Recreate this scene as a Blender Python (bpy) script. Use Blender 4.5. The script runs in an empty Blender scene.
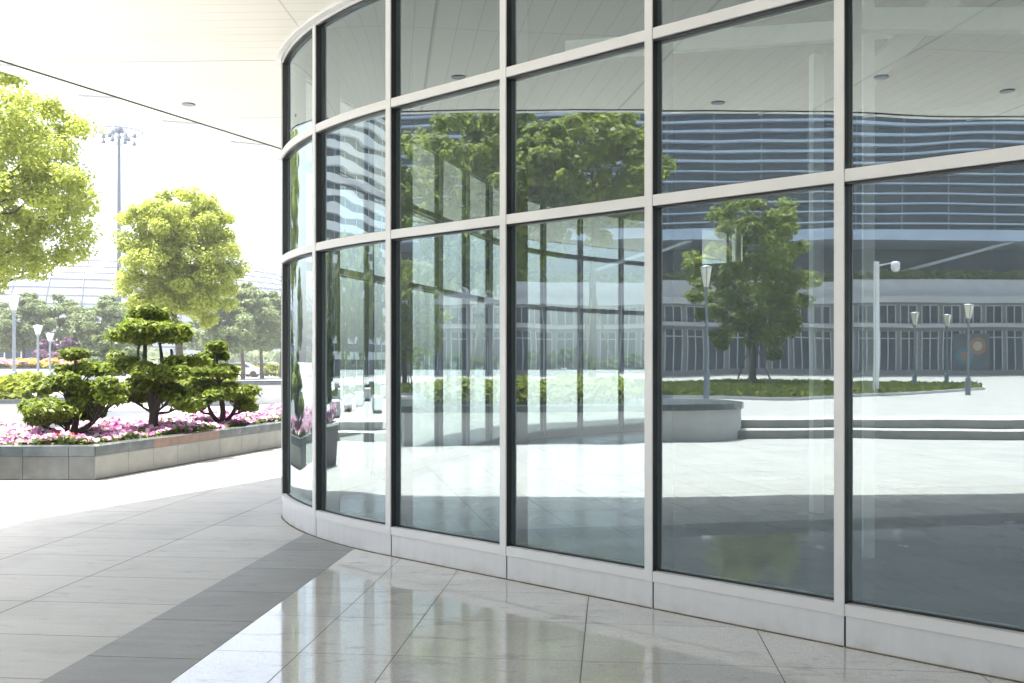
import bpy, math, random
import numpy as np
from mathutils import Vector, Matrix

random.seed(11)
rng = np.random.default_rng(11)
S = bpy.context.scene
COL = S.collection
R = math.radians

# ------------------------------------------------------------------ units of the view
F, HY, EYE = 1000.0, 361.0, 1.6          # focal length in px, horizon row, eye height (m)

# ------------------------------------------------------------------ plan of the glass wall
DS = 0.02
KB, PB = 13.5, 1.1
BAY0, BAY1 = 1.284, 1.235                # bay widths on the straight and on the bend
S_M3 = 3 * BAY0
S_M1 = S_M3 + 2 * BAY1

def theta(s):
    if s < S_M3: return 42.4
    u = (s - S_M3) / BAY1
    if u <= 2.0: return 42.4 + KB * u ** PB
    t1 = 42.4 + KB * 2 ** PB
    if s < S_M1 + .4: return t1 + (s - S_M1) / 0.40 * (106.0 - t1)
    return 106.0 + 33.0 * min(1.0, max(0.0, (s - S_M1 - 7.6) / 4.0))

_s, _P = [0.0], [np.array([1.854, 5.567])]
while _s[-1] < 46:
    t = R(theta(_s[-1] + DS / 2))
    _P.append(_P[-1] + DS * np.array([-math.cos(t), math.sin(t)])); _s.append(_s[-1] + DS)
_s = np.array(_s); _P = np.array(_P)

def plan(s, d=0.0):
    """point on the outer frame line at arc length s, moved d metres into the building"""
    t = R(theta(s))
    if s < 0:
        p = _P[0] + s * np.array([-math.cos(t), math.sin(t)])
    else:
        p = np.array([np.interp(s, _s, _P[:, 0]), np.interp(s, _s, _P[:, 1])])
    return p + d * np.array([math.sin(t), math.cos(t)])

GLASS = 0.06
_ss = np.arange(-6, 6.33, 0.02)
_G = np.array([plan(s, GLASS) for s in _ss])
_Gx = 512 + F * _G[:, 0] / _G[:, 1]

def mirrored(px, zv):
    """where a thing stands that is seen in the glass at column px, zv metres deep"""
    i = int(np.argmin(np.abs(_Gx - px)))
    p = _G[i]; t = R(theta(_ss[i]))
    n = np.array([-math.sin(t), -math.cos(t)])
    d = np.array([(px - 512) / F, 1.0])
    r = d - 2 * d.dot(n) * n
    q = p + r * (zv - p[1])
    return float(q[0]), float(q[1])

def direct(px, z): return ((px - 512) / F * z, z)
def zground(py): return EYE * F / (py - HY)
def hgt(py, z): return EYE + (HY - py) / F * z

# ------------------------------------------------------------------ node helpers
class NT:
    def __init__(self, name):
        self.m = bpy.data.materials.new(name); self.m.use_nodes = True
        self.t = self.m.node_tree; self.t.nodes.clear()
        self.out = self.t.nodes.new('ShaderNodeOutputMaterial')
        self._pos = None
    def n(self, typ, **kw):
        nd = self.t.nodes.new(typ)
        for k, v in kw.items(): setattr(nd, k, v)
        return nd
    def l(self, a, b): self.t.links.new(a, b)
    def val(self, sock, v):
        if hasattr(v, 'is_linked') or hasattr(v, 'links'): self.l(v, sock)
        else: sock.default_value = v
    def math(self, op, a, b=0.0, c=0.0, clamp=False):
        nd = self.n('ShaderNodeMath', operation=op); nd.use_clamp = clamp
        self.val(nd.inputs[0], a); self.val(nd.inputs[1], b); self.val(nd.inputs[2], c)
        return nd.outputs[0]
    def pos(self):
        if not self._pos: self._pos = self.n('ShaderNodeNewGeometry').outputs['Position']
        return self._pos
    def objco(self): return self.n('ShaderNodeTexCoord').outputs['Object']
    def xyz(self, v):
        nd = self.n('ShaderNodeSeparateXYZ'); self.l(v, nd.inputs[0]); return nd.outputs
    def scale(self, v, sc):
        nd = self.n('ShaderNodeMapping'); self.l(v, nd.inputs['Vector']); nd.inputs['Scale'].default_value = sc
        return nd.outputs[0]
    def rot(self, v, ang):
        nd = self.n('ShaderNodeMapping'); self.l(v, nd.inputs['Vector']); nd.inputs['Rotation'].default_value = (0, 0, ang)
        return nd.outputs[0]
    def noise(self, v, sc, det=4, rough=.55):
        nd = self.n('ShaderNodeTexNoise'); self.l(v, nd.inputs['Vector'])
        nd.inputs['Scale'].default_value = sc; nd.inputs['Detail'].default_value = det; nd.inputs['Roughness'].default_value = rough
        return nd.outputs['Fac']
    def ramp(self, f, lo, hi, a=0.0, b=1.0):
        nd = self.n('ShaderNodeMapRange'); nd.clamp = True
        self.val(nd.inputs['Value'], f)
        nd.inputs['From Min'].default_value = lo; nd.inputs['From Max'].default_value = hi
        nd.inputs['To Min'].default_value = a; nd.inputs['To Max'].default_value = b
        return nd.outputs[0]
    def mix(self, f, a, b):
        nd = self.n('ShaderNodeMix', data_type='RGBA')
        self.val(nd.inputs[0], f)
        for s, v in ((nd.inputs[6], a), (nd.inputs[7], b)):
            if isinstance(v, tuple): s.default_value = (v[0], v[1], v[2], 1)
            else: self.l(v, s)
        return nd.outputs[2]
    def line(self, c, period, off, w):
        """1 on thin lines of half-width w, every period, along coordinate c"""
        a = self.math('DIVIDE', self.math('SUBTRACT', c, off), period)
        fr = self.math('FRACT', self.math('ADD', a, 0.5))
        d = self.math('MULTIPLY', self.math('ABSOLUTE', self.math('SUBTRACT', fr, 0.5)), period)
        return self.ramp(d, w * .6, w * 1.4, 1.0, 0.0)
    def cell(self, c, period, off):
        return self.math('FLOOR', self.math('DIVIDE', self.math('SUBTRACT', c, off), period))
    def cellrand(self, a, b):
        cb = self.n('ShaderNodeCombineXYZ'); self.l(a, cb.inputs[0]); self.l(b, cb.inputs[1])
        w = self.n('ShaderNodeTexWhiteNoise', noise_dimensions='3D'); self.l(cb.outputs[0], w.inputs['Vector'])
        return w.outputs['Value']
    def bump(self, h, strength, dist=.01):
        nd = self.n('ShaderNodeBump'); self.l(h, nd.inputs['Height'])
        nd.inputs['Strength'].default_value = strength; nd.inputs['Distance'].default_value = dist
        return nd.outputs[0]
    def bsdf(self, col, rough=.6, metal=0.0, normal=None, spec=.5):
        p = self.n('ShaderNodeBsdfPrincipled')
        if isinstance(col, tuple): p.inputs['Base Color'].default_value = (*col, 1)
        else: self.l(col, p.inputs['Base Color'])
        self.val(p.inputs['Roughness'], rough); p.inputs['Metallic'].default_value = metal
        p.inputs['Specular IOR Level'].default_value = spec
        if normal is not None: self.l(normal, p.inputs['Normal'])
        self.l(p.outputs[0], self.out.inputs['Surface'])
        return p

def plain(name, col, rough=.6, metal=0.0, var=.12, sc=3.0, bump=0.0, spec=.5):
    k = NT(name); v = k.objco()
    f = k.noise(v, sc, 5)
    lo = tuple(c * (1 - var) for c in col); hi = tuple(min(1, c * (1 + var)) for c in col)
    c = k.mix(k.ramp(f, .3, .7), lo, hi)
    nrm = k.bump(k.noise(v, sc * 12, 3), bump, .01) if bump else None
    rr = k.ramp(f, .3, .7, max(0.02, rough - .06), min(1, rough + .06))
    k.bsdf(c, rr, metal, nrm, spec)
    return k.m

def leaf_mat(name, dark, light, trans=.45, tcol=None):
    k = NT(name)
    g = k.n('ShaderNodeNewGeometry')
    f = g.outputs['Random Per Island']
    big = k.noise(k.objco(), 1.1, 2)
    ff = k.math('ADD', k.math('MULTIPLY', f, .65), k.math('MULTIPLY', big, .5), clamp=True)
    c = k.mix(k.ramp(ff, .2, .9), dark, light)
    p = k.n('ShaderNodeBsdfPrincipled'); k.l(c, p.inputs['Base Color']); p.inputs['Roughness'].default_value = .5
    p.inputs['Specular IOR Level'].default_value = .3
    t = k.n('ShaderNodeBsdfTranslucent')
    c2 = k.mix(.5, c, tcol if tcol else tuple(min(1, x * 1.5) for x in light)); k.l(c2, t.inputs['Color'])
    mx = k.n('ShaderNodeMixShader'); mx.inputs[0].default_value = trans
    k.l(p.outputs[0], mx.inputs[1]); k.l(t.outputs[0], mx.inputs[2]); k.l(mx.outputs[0], k.out.inputs['Surface'])
    return k.m

PHI = math.atan(.1)     # the paving grid is turned this much from the view axis

def paving_mat(name, base, per_u, off_u, per_v, off_v, extra=None, rough=(.55, .75), joint=.004, polished=False, tilevar=.06):
    k = NT(name)
    v = k.pos()
    uvw = k.rot(v, PHI)                    # u across, v along the long joints
    o = k.xyz(uvw); u, w = o[0], o[1]
    jl = k.math('MAXIMUM', k.line(u, per_u, off_u, joint), k.line(w, per_v, off_v, joint * .8))
    if extra is not None:
        d = k.math('ABSOLUTE', k.math('SUBTRACT', u, extra))
        jl = k.math('MAXIMUM', jl, k.ramp(d, joint * .6, joint * 1.4, 1.0, 0.0))
    cr = k.cellrand(k.cell(u, per_u, off_u), k.cell(w, per_v, off_v))
    n1 = k.noise(v, 90, 3, .7)             # grain of the granite
    n2 = k.noise(v, 1.3, 6, .6)            # broad stains
    n3 = k.noise(k.scale(uvw, (1.0, 7.0, 1)), 2.0, 5, .65)   # mop streaks running across
    c = k.mix(cr, tuple(x * (1 - tilevar) for x in base), tuple(x * (1 + tilevar) for x in base))
    c = k.mix(k.ramp(n1, .35, .65, 0, .32), c, tuple(x * .55 for x in base))
    c = k.mix(k.ramp(n2, .50, .68, 0, .38), c, tuple(x * .60 for x in base))
    c = k.mix(k.ramp(k.noise(k.scale(uvw, (1, 2.0, 1)), 3.3, 6, .7), .57, .68, 0, .5), c, tuple(x * .5 for x in base))
    c = k.mix(k.ramp(n3, .58, .78, 0, .10), c, tuple(x * .72 for x in base))
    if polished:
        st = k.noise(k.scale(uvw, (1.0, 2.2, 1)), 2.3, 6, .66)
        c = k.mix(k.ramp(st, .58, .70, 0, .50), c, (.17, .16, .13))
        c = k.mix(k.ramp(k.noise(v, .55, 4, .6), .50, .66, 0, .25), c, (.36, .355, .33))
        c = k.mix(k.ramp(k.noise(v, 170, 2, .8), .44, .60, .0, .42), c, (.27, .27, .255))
    edge = k.math('MULTIPLY', k.noise(v, 6, 4), jl)
    c = k.mix(k.math('MULTIPLY', jl, .85), c, (.045, .042, .036))
    r = k.ramp(n3, .3, .7, rough[0], rough[1])
    if polished:
        r = k.math('ADD', r, k.ramp(k.noise(v, .9, 5, .6), .52, .68, 0, .12))
        r = k.math('ADD', r, k.math('MULTIPLY', jl, .4))
        wv = k.n('ShaderNodeTexWave', wave_type='BANDS', bands_direction='Y')
        k.l(uvw, wv.inputs['Vector']); wv.inputs['Scale'].default_value = 5.5
        wv.inputs['Distortion'].default_value = 6.0; wv.inputs['Detail'].default_value = 2; wv.inputs['Detail Scale'].default_value = .6
        h = k.math('ADD', k.math('MULTIPLY', wv.outputs['Fac'], k.ramp(k.noise(v, .8, 2), .45, .62, 0, .22)), k.math('MULTIPLY', jl, -1.2))
        nrm = k.bump(h, .10, .006)
    else:
        h = k.math('ADD', k.math('MULTIPLY', n1, .3), k.math('MULTIPLY', jl, -1.0))
        nrm = k.bump(h, .35, .006)
    pr_ = k.bsdf(c, r, 0, nrm, .5)
    k.l(k.math('MULTIPLY', k.math('SUBTRACT', 1.0, jl), .5), pr_.inputs['Specular IOR Level'])
    pr_.inputs['IOR'].default_value = 1.75 if polished else 1.45
    return k.m

# ------------------------------------------------------------------ materials
M = {}
M['plaza'] = paving_mat('plaza_granite', (.42, .42, .395), 1.04, -2.828, .77, 7.08, rough=(.5, .8), tilevar=.05)
M['strip'] = paving_mat('dark_granite', (.245, .25, .24), 50, 20, .77, 6.70, rough=(.5, .7), tilevar=.08)
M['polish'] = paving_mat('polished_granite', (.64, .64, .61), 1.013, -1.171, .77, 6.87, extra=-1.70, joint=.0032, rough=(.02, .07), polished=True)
M['alu'] = plain('warm_white_aluminium', (.65, .65, .645), .42, .15, .04, 2)
k = NT('brushed_aluminium_plinth')
_r = k.noise(k.scale(k.pos(), (6, 6, .7)), 2.2, 5, .6); _z = k.ramp(k.xyz(k.pos())[2], .0, .10, 1.0, 0.0)
_c = k.mix(k.ramp(_r, .35, .7, 0, .5), (.66, .665, .67), (.57, .575, .575))
_c = k.mix(k.math('MULTIPLY', _z, k.ramp(k.noise(k.pos(), 5, 5, .65), .45, .66, 0, .38)), _c, (.34, .30, .24))
k.bsdf(_c, k.ramp(_r, .3, .7, .30, .45), .3)
M['plinth'] = k.m
M['gasket'] = plain('black_gasket', (.012, .013, .014), .45, 0, .1)
M['sealant'] = plain('brown_dirty_sealant', (.14, .105, .06), .9, 0, .5, 9)
M['inframe'] = plain('inner_frame_grey', (.26, .29, .32), .4, .2, .06)
M['white'] = plain('white_paint', (.78, .79, .78), .5, 0, .03)
M['whitest'] = plain('white_column_paint', (.80, .82, .82), .45, 0, .02)
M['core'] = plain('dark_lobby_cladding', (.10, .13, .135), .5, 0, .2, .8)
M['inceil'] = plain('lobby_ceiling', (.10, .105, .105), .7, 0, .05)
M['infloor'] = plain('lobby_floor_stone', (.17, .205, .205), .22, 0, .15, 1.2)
M['roof'] = plain('roof_membrane', (.4, .4, .4), .8)
M['fascia'] = plain('pale_fascia_metal', (.72, .74, .76), .4, .1, .04)
M['darkline'] = plain('dark_edge_seal', (.03, .03, .03), .6)
M['stone_d'] = plain('dark_honed_stone', (.10, .105, .10), .35, 0, .22, 5, .1)
M['stone_l'] = plain('pale_grey_stone', (.26, .26, .24), .5, 0, .16, 4, .1)
M['stone_w'] = plain('pale_wall_stone', (.46, .46, .44), .6, 0, .1, 2, .1)
M['stone_r'] = plain('reddish_stone_cap', (.17, .10, .075), .35, 0, .25, 7, .1)
M['cap'] = plain('slate_cap', (.085, .10, .105), .22, 0, .25, 6, .05)
M['soil'] = plain('garden_soil', (.05, .04, .028), .95, 0, .4, 20, .6)
M['bark'] = plain('grey_brown_bark', (.095, .08, .062), .9, 0, .35, 14, .7)
M['barkd'] = plain('dark_bark', (.05, .042, .034), .9, 0, .35, 18, .7)
M['steel'] = plain('grey_painted_steel', (.20, .23, .26), .4, .3, .06)
M['steel_l'] = plain('pale_galvanised_steel', (.52, .55, .58), .4, .4, .06)
M['lantern'] = plain('frosted_cream_lantern', (.82, .78, .62), .35, 0, .03)
M['concrete'] = plain('pale_concrete', (.5, .5, .49), .7, 0, .08, 1)
M['louvre'] = plain('blue_grey_louvre', (.46, .55, .66), .35, .35, .1, .4)
M['dglass'] = plain('dark_blue_glazing', (.02, .035, .06), .08, 0, .25, .3)
M['wood'] = plain('timber_stake', (.30, .26, .20), .8, 0, .2, 6)
M['mast'] = plain('grey_mast_steel', (.07, .09, .12), .6)
M['stad'] = plain('white_roof_cladding', (.28, .31, .36), .5, .1, .05, .1)
M['stadrib'] = plain('grey_roof_rib', (.05, .07, .12), .5, .3, .05)
M['lawn'] = plain('lawn_soil', (.09, .11, .03), .9, 0, .3, 3, .3)
M['carp'] = {c: plain('car_paint_' + c, v, .25, .2, .02) for c, v in dict(silver=(.55, .56, .58), white=(.8, .8, .8), red=(.34, .10, .10)).items()}
M['tyre'] = plain('black_rubber', (.02, .02, .02), .8)
M['cglass'] = plain('tinted_car_glass', (.03, .035, .04), .06)

M['lf_bright'] = leaf_mat('bright_camphor_leaf', (.22, .265, .04), (.42, .46, .10), .58, (.46, .52, .09))
M['lf_mid'] = leaf_mat('mid_green_leaf', (.16, .21, .03), (.37, .42, .09), .6, (.24, .32, .06))
M['lf_far'] = leaf_mat('haze_paled_leaf', (.12, .16, .07), (.22, .27, .12), .45, (.2, .28, .09))  # leaf colour paled to stand in for thicker haze on far trees
M['lf_pine'] = leaf_mat('podocarpus_leaf', (.05, .085, .012), (.23, .285, .037), .40, (.22, .30, .03))
M['lf_cyp'] = leaf_mat('cypress_leaf', (.025, .05, .015), (.09, .13, .03), .25, (.16, .24, .04))
M['lf_hedge'] = leaf_mat('yellow_green_hedge_leaf', (.11, .15, .018), (.28, .32, .05), .42, (.4, .45, .06))
M['lf_purple'] = leaf_mat('purple_leaf', (.06, .03, .06), (.16, .09, .14), .3, (.2, .1, .18))
M['lf_bed'] = leaf_mat('petunia_leaf', (.05, .08, .015), (.14, .18, .04), .3, (.2, .28, .05))
M['grass'] = leaf_mat('grass_blade', (.07, .10, .02), (.18, .21, .05), .4, (.3, .35, .06))
M['p_pink'] = leaf_mat('pink_petal', (.58, .26, .48), (.78, .48, .68), .35, (.9, .5, .7))
M['p_mag'] = leaf_mat('magenta_petal', (.40, .05, .24), (.62, .16, .42), .35, (.7, .2, .5))
M['p_white'] = leaf_mat('white_pink_petal', (.78, .62, .72), (.86, .78, .82), .35, (.9, .8, .85))
M['p_red'] = leaf_mat('red_petal', (.40, .03, .04), (.6, .08, .08), .3, (.7, .1, .1))
M['p_orange'] = leaf_mat('orange_petal', (.6, .25, .03), (.75, .5, .06), .3, (.8, .5, .1))

# soffit: cream strips
k = NT('cream_soffit_strips')
o = k.xyz(k.rot(k.pos(), PHI * .35))
ln = k.line(o[1], .20, 0.0, .0035)
jn = k.line(o[1], 2.4, .62, .011)
jx = k.line(o[0], 6.0, -2.30, .008)
allj = k.math('MAXIMUM', k.math('MAXIMUM', k.math('MULTIPLY', ln, .38), k.math('MULTIPLY', jn, .55)), k.math('MULTIPLY', jx, .32))
base = k.mix(k.ramp(k.noise(k.pos(), .5, 4), .3, .7), (.78, .755, .685), (.82, .80, .73))
base = k.mix(k.math('MULTIPLY', k.cellrand(k.cell(o[1], .2, .1), k.cell(o[0], 6, -2.3)), .25), base, (.70, .68, .61))
k.bsdf(k.mix(allj, base, (.12, .115, .10)), .55, 0, k.bump(k.math('MULTIPLY', ln, -1.0), .3, .004))
M['soffit'] = k.m

# glass: coated outer face mirrors, the inner face only tints
def glass_mat(name, ior, tint, wob):
    k = NT(name)
    ge = k.n('ShaderNodeNewGeometry')
    dt = k.n('ShaderNodeVectorMath', operation='DOT_PRODUCT'); k.l(ge.outputs['Incoming'], dt.inputs[0]); k.l(ge.outputs['Normal'], dt.inputs[1])
    ic = k.math('SUBTRACT', 1.0, k.math('ABSOLUTE', dt.outputs['Value']), clamp=True)
    fres = k.math('ADD', ior, k.math('MULTIPLY', k.math('POWER', ic, 5.0), 1 - ior), clamp=True)
    oi = k.n('ShaderNodeObjectInfo')
    add = k.n('ShaderNodeVectorMath', operation='ADD'); k.l(k.pos(), add.inputs[0])
    sc = k.n('ShaderNodeVectorMath', operation='SCALE'); sc.inputs[0].default_value = (37, 11, 23); k.l(oi.outputs['Random'], sc.inputs['Scale'])
    k.l(sc.outputs[0], add.inputs[1])
    vs = k.scale(add.outputs[0], (1.0, 1.0, 1.6))
    amp = k.ramp(oi.outputs['Random'], 0, 1, .6, 1.3)
    h = k.math('MULTIPLY', k.noise(vs, wob[0], 1, .4), amp)
    bm = k.bump(h, wob[1], wob[2])
    g = k.n('ShaderNodeBsdfGlossy'); g.inputs['Roughness'].default_value = 0.0; g.inputs['Color'].default_value = (.84, .95, .985, 1)
    k.l(bm, g.inputs['Normal'])
    t = k.n('ShaderNodeBsdfTransparent'); t.inputs['Color'].default_value = (*tint, 1)
    mx = k.n('ShaderNodeMixShader'); k.l(fres, mx.inputs[0])
    k.l(t.outputs[0], mx.inputs[1]); k.l(g.outputs[0], mx.inputs[2])
    # a thin film of dust, with faint vertical runs
    df = k.n('ShaderNodeBsdfDiffuse'); df.inputs['Color'].default_value = (.72, .76, .78, 1)
    runs = k.noise(k.scale(add.outputs[0], (9, 9, .5)), 2.0, 4, .6)
    m2 = k.n('ShaderNodeMixShader'); k.l(k.ramp(runs, .4, .75, .006, .035), m2.inputs[0])
    k.l(mx.outputs[0], m2.inputs[1]); k.l(df.outputs[0], m2.inputs[2]); k.l(m2.outputs[0], k.out.inputs['Surface'])
    return k.m
M['glass'] = glass_mat('coated_glass', .31, (.70, .775, .775), (1.1, .10, .010))
M['glass_wavy'] = glass_mat('rippled_coated_glass', .31, (.70, .775, .775), (1.6, .22, .010))
k = NT('inner_glass_face')
t = k.n('ShaderNodeBsdfTransparent'); t.inputs['Color'].default_value = (.93, .95, .95, 1); k.l(t.outputs[0], k.out.inputs['Surface'])
M['inglass'] = k.m

# ------------------------------------------------------------------ mesh helpers
class MB:
    def __init__(self): self.v, self.f, self.mi, self.sm = [], [], [], []
    def add(self, vs, fs, mi=0, smooth=False):
        b = len(self.v); self.v += [tuple(map(float, p)) for p in vs]
        for f in fs: self.f.append([b + i for i in f]); self.mi.append(mi); self.sm.append(smooth)
        return self
    def box(self, c, s, rz=0.0, mi=0, bev=0.0):
        hx, hy, hz = s[0] / 2, s[1] / 2, s[2] / 2
        ca, sa = math.cos(rz), math.sin(rz)
        def tr(x, y, z): return (c[0] + x * ca - y * sa, c[1] + x * sa + y * ca, c[2] + z)
        if bev <= 0:
            vs = [tr(x, y, z) for z in (-hz, hz) for (x, y) in ((-hx, -hy), (hx, -hy), (hx, hy), (-hx, hy))]
            return self.add(vs, [(0, 3, 2, 1), (4, 5, 6, 7), (0, 1, 5, 4), (1, 2, 6, 5), (2, 3, 7, 6), (3, 0, 4, 7)], mi)
        b = bev; ring = lambda ix, iy: [(-hx + ix, -hy + iy), (hx - ix, -hy + iy), (hx - ix, hy - iy), (-hx + ix, hy - iy)]
        vs = [tr(x, y, -hz) for x, y in ring(b, b)] + [tr(x, y, -hz + b) for x, y in ring(0, 0)] + [tr(x, y, hz - b) for x, y in ring(0, 0)] + [tr(x, y, hz) for x, y in ring(b, b)]
        fs = [(3, 2, 1, 0), (12, 13, 14, 15)]
        for L in range(3):
            for i in range(4):
                j = (i + 1) % 4; fs.append((L * 4 + i, L * 4 + j, L * 4 + 4 + j, L * 4 + 4 + i))
        return self.add(vs, fs, mi)
    def beam(self, a, b, w, h, mi=0):
        a, b = Vector(a), Vector(b); d = (b - a).normalized()
        up = Vector((0, 0, 1)) if abs(d.z) < .95 else Vector((0, 1, 0))
        s = d.cross(up).normalized() * w / 2; u = s.cross(d).normalized() * h / 2
        vs = [p + e for p in (a, b) for e in (-s - u, s - u, s + u, -s + u)]
        return self.add(vs, [(0, 1, 2, 3), (7, 6, 5, 4), (0, 4, 5, 1), (1, 5, 6, 2), (2, 6, 7, 3), (3, 7, 4, 0)], mi)
    def tube(self, pts, rad, n=8, mi=0, cap=True):
        pts = [Vector(p) for p in pts]
        if not hasattr(rad, '__len__'): rad = [rad] * len(pts)
        vs, fs = [], []
        ref = Vector((1, 0, 0))
        for i, p in enumerate(pts):
            d = (pts[min(i + 1, len(pts) - 1)] - pts[max(i - 1, 0)]).normalized()
            a = ref - d * ref.dot(d)
            if a.length < .1: a = Vector((0, 1, 0)) - d * d.y
            a.normalize(); b = d.cross(a)
            for j in range(n):
                t = 2 * math.pi * j / n
                vs.append(p + (a * math.cos(t) + b * math.sin(t)) * rad[i])
        for i in range(len(pts) - 1):
            for j in range(n):
                k2 = (j + 1) % n; fs.append((i * n + j, i * n + k2, i * n + n + k2, i * n + n + j))
        self.add(vs, fs, mi, True)
        if cap:
            self.add(vs[:n], [tuple(range(n))[::-1]], mi); self.add(vs[-n:], [tuple(range(n))], mi)
        return self
    def lathe(self, c, prof, n=16, mi=0):
        vs = [(c[0] + r * math.cos(2 * math.pi * j / n), c[1] + r * math.sin(2 * math.pi * j / n), c[2] + z) for r, z in prof for j in range(n)]
        fs = [(i * n + j, i * n + (j + 1) % n, i * n + n + (j + 1) % n, i * n + n + j) for i in range(len(prof) - 1) for j in range(n)]
        self.add(vs, fs, mi, True)
        self.add(vs[-n:], [tuple(range(n))], mi); self.add(vs[:n], [tuple(range(n))[::-1]], mi)
        return self
    def prism(self, poly, z0, z1, mi=0, mtop=None):
        n = len(poly)
        a = sum(poly[i][0] * poly[(i + 1) % n][1] - poly[(i + 1) % n][0] * poly[i][1] for i in range(n))
        if a < 0: poly = poly[::-1]
        vs = [(x, y, z0) for x, y in poly] + [(x, y, z1) for x, y in poly]
        self.add(vs, [(i, (i + 1) % n, n + (i + 1) % n, n + i) for i in range(n)] + [tuple(range(n))[::-1]], mi)
        self.add(vs[n:], [tuple(range(n))], mi if mtop is None else mtop)
        return self
    def band(self, A, B, z0, z1, mi=0, mouter=None, smooth=False, close=True):
        """wall between two plan polylines A (outer) and B (inner)"""
        n = len(A)
        vs = [(p[0], p[1], z) for z in (z0, z1) for L in (A, B) for p in L]
        a0, b0, a1, b1 = 0, n, 2 * n, 3 * n
        mo = mi if mouter is None else mouter
        self.add(vs, [(a0 + i, a1 + i, a1 + i + 1, a0 + i + 1) for i in range(n - 1)], mo, smooth)
        self.add(vs, [(b0 + i, b0 + i + 1, b1 + i + 1, b1 + i) for i in range(n - 1)], mi, smooth)
        self.add(vs, [(a1 + i, b1 + i, b1 + i + 1, a1 + i + 1) for i in range(n - 1)] + [(a0 + i, a0 + i + 1, b0 + i + 1, b0 + i) for i in range(n - 1)], mi)
        if close: self.add(vs, [(a0, b0, b1, a1), (a0 + n - 1, a1 + n - 1, b1 + n - 1, b0 + n - 1)], mi)
        return self
    def build(self, name, mats, parent=None):
        if not isinstance(mats, (list, tuple)): mats = [mats]
        me = bpy.data.meshes.new(name); me.from_pydata(self.v, [], self.f)
        for m in mats: me.materials.append(m)
        me.polygons.foreach_set('material_index', self.mi); me.polygons.foreach_set('use_smooth', self.sm)
        me.update()
        return link(name, me, parent)

def link(name, data, parent=None):
    o = bpy.data.objects.new(name, data); COL.objects.link(o)
    if parent: o.parent = parent
    return o

def tag(o, label=None, cat=None, group=None, kind=None):
    if label: o['label'] = label
    if cat: o['category'] = cat
    if group: o['group'] = group
    if kind: o['kind'] = kind
    return o

def empty(name, loc, label, cat, group=None, rz=0.0):
    o = link(name, None); o.location = loc; o.rotation_euler = (0, 0, rz); o.empty_display_size = .3
    return tag(o, label, cat, group)

def copy_tree(o, parent=None):
    c = o.copy(); COL.objects.link(c)
    if parent: c.parent = parent
    for ch in list(o.children): copy_tree(ch, c)
    return c

def dup(o, loc, label, rz=0.0, sc=1.0):
    c = copy_tree(o); c.location = loc; c.rotation_euler = (0, 0, rz)
    c.scale = (sc,) * 3 if not hasattr(sc, '__len__') else sc
    c['label'] = label
    return c

def leaves_mesh(name, P, N, size, mat, parent, aspect=1.7, var=.35, mats=None, mi=None):
    """P points, N preferred normals: one small folded leaf per point"""
    n = len(P)
    N = N / (np.linalg.norm(N, axis=1, keepdims=True) + 1e-9)
    a = rng.normal(size=(n, 3)); a -= (a * N).sum(1, keepdims=True) * N
    a /= np.linalg.norm(a, axis=1, keepdims=True) + 1e-9
    b = np.cross(N, a)
    s = size * (1 + var * rng.uniform(-1, 1, size=(n, 1)))
    L = a * s * aspect / 2; W = b * s / 2
    fold = N * s * .18
    V = np.stack([P - L, P - W + fold - L * .1, P + L, P + W + fold - L * .1], 1).reshape(-1, 3)
    me = bpy.data.meshes.new(name)
    me.vertices.add(4 * n); me.vertices.foreach_set('co', V.astype(np.float32).ravel())
    me.loops.add(4 * n); me.loops.foreach_set('vertex_index', np.arange(4 * n, dtype=np.int32))
    me.polygons.add(n); me.polygons.foreach_set('loop_start', np.arange(0, 4 * n, 4, dtype=np.int32))
    me.polygons.foreach_set('loop_total', np.full(n, 4, dtype=np.int32))
    for m in (mats or [mat]): me.materials.append(m)
    if mi is not None: me.polygons.foreach_set('material_index', mi.astype(np.int32))
    me.update(calc_edges=True)
    return link(name, me, parent)

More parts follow.
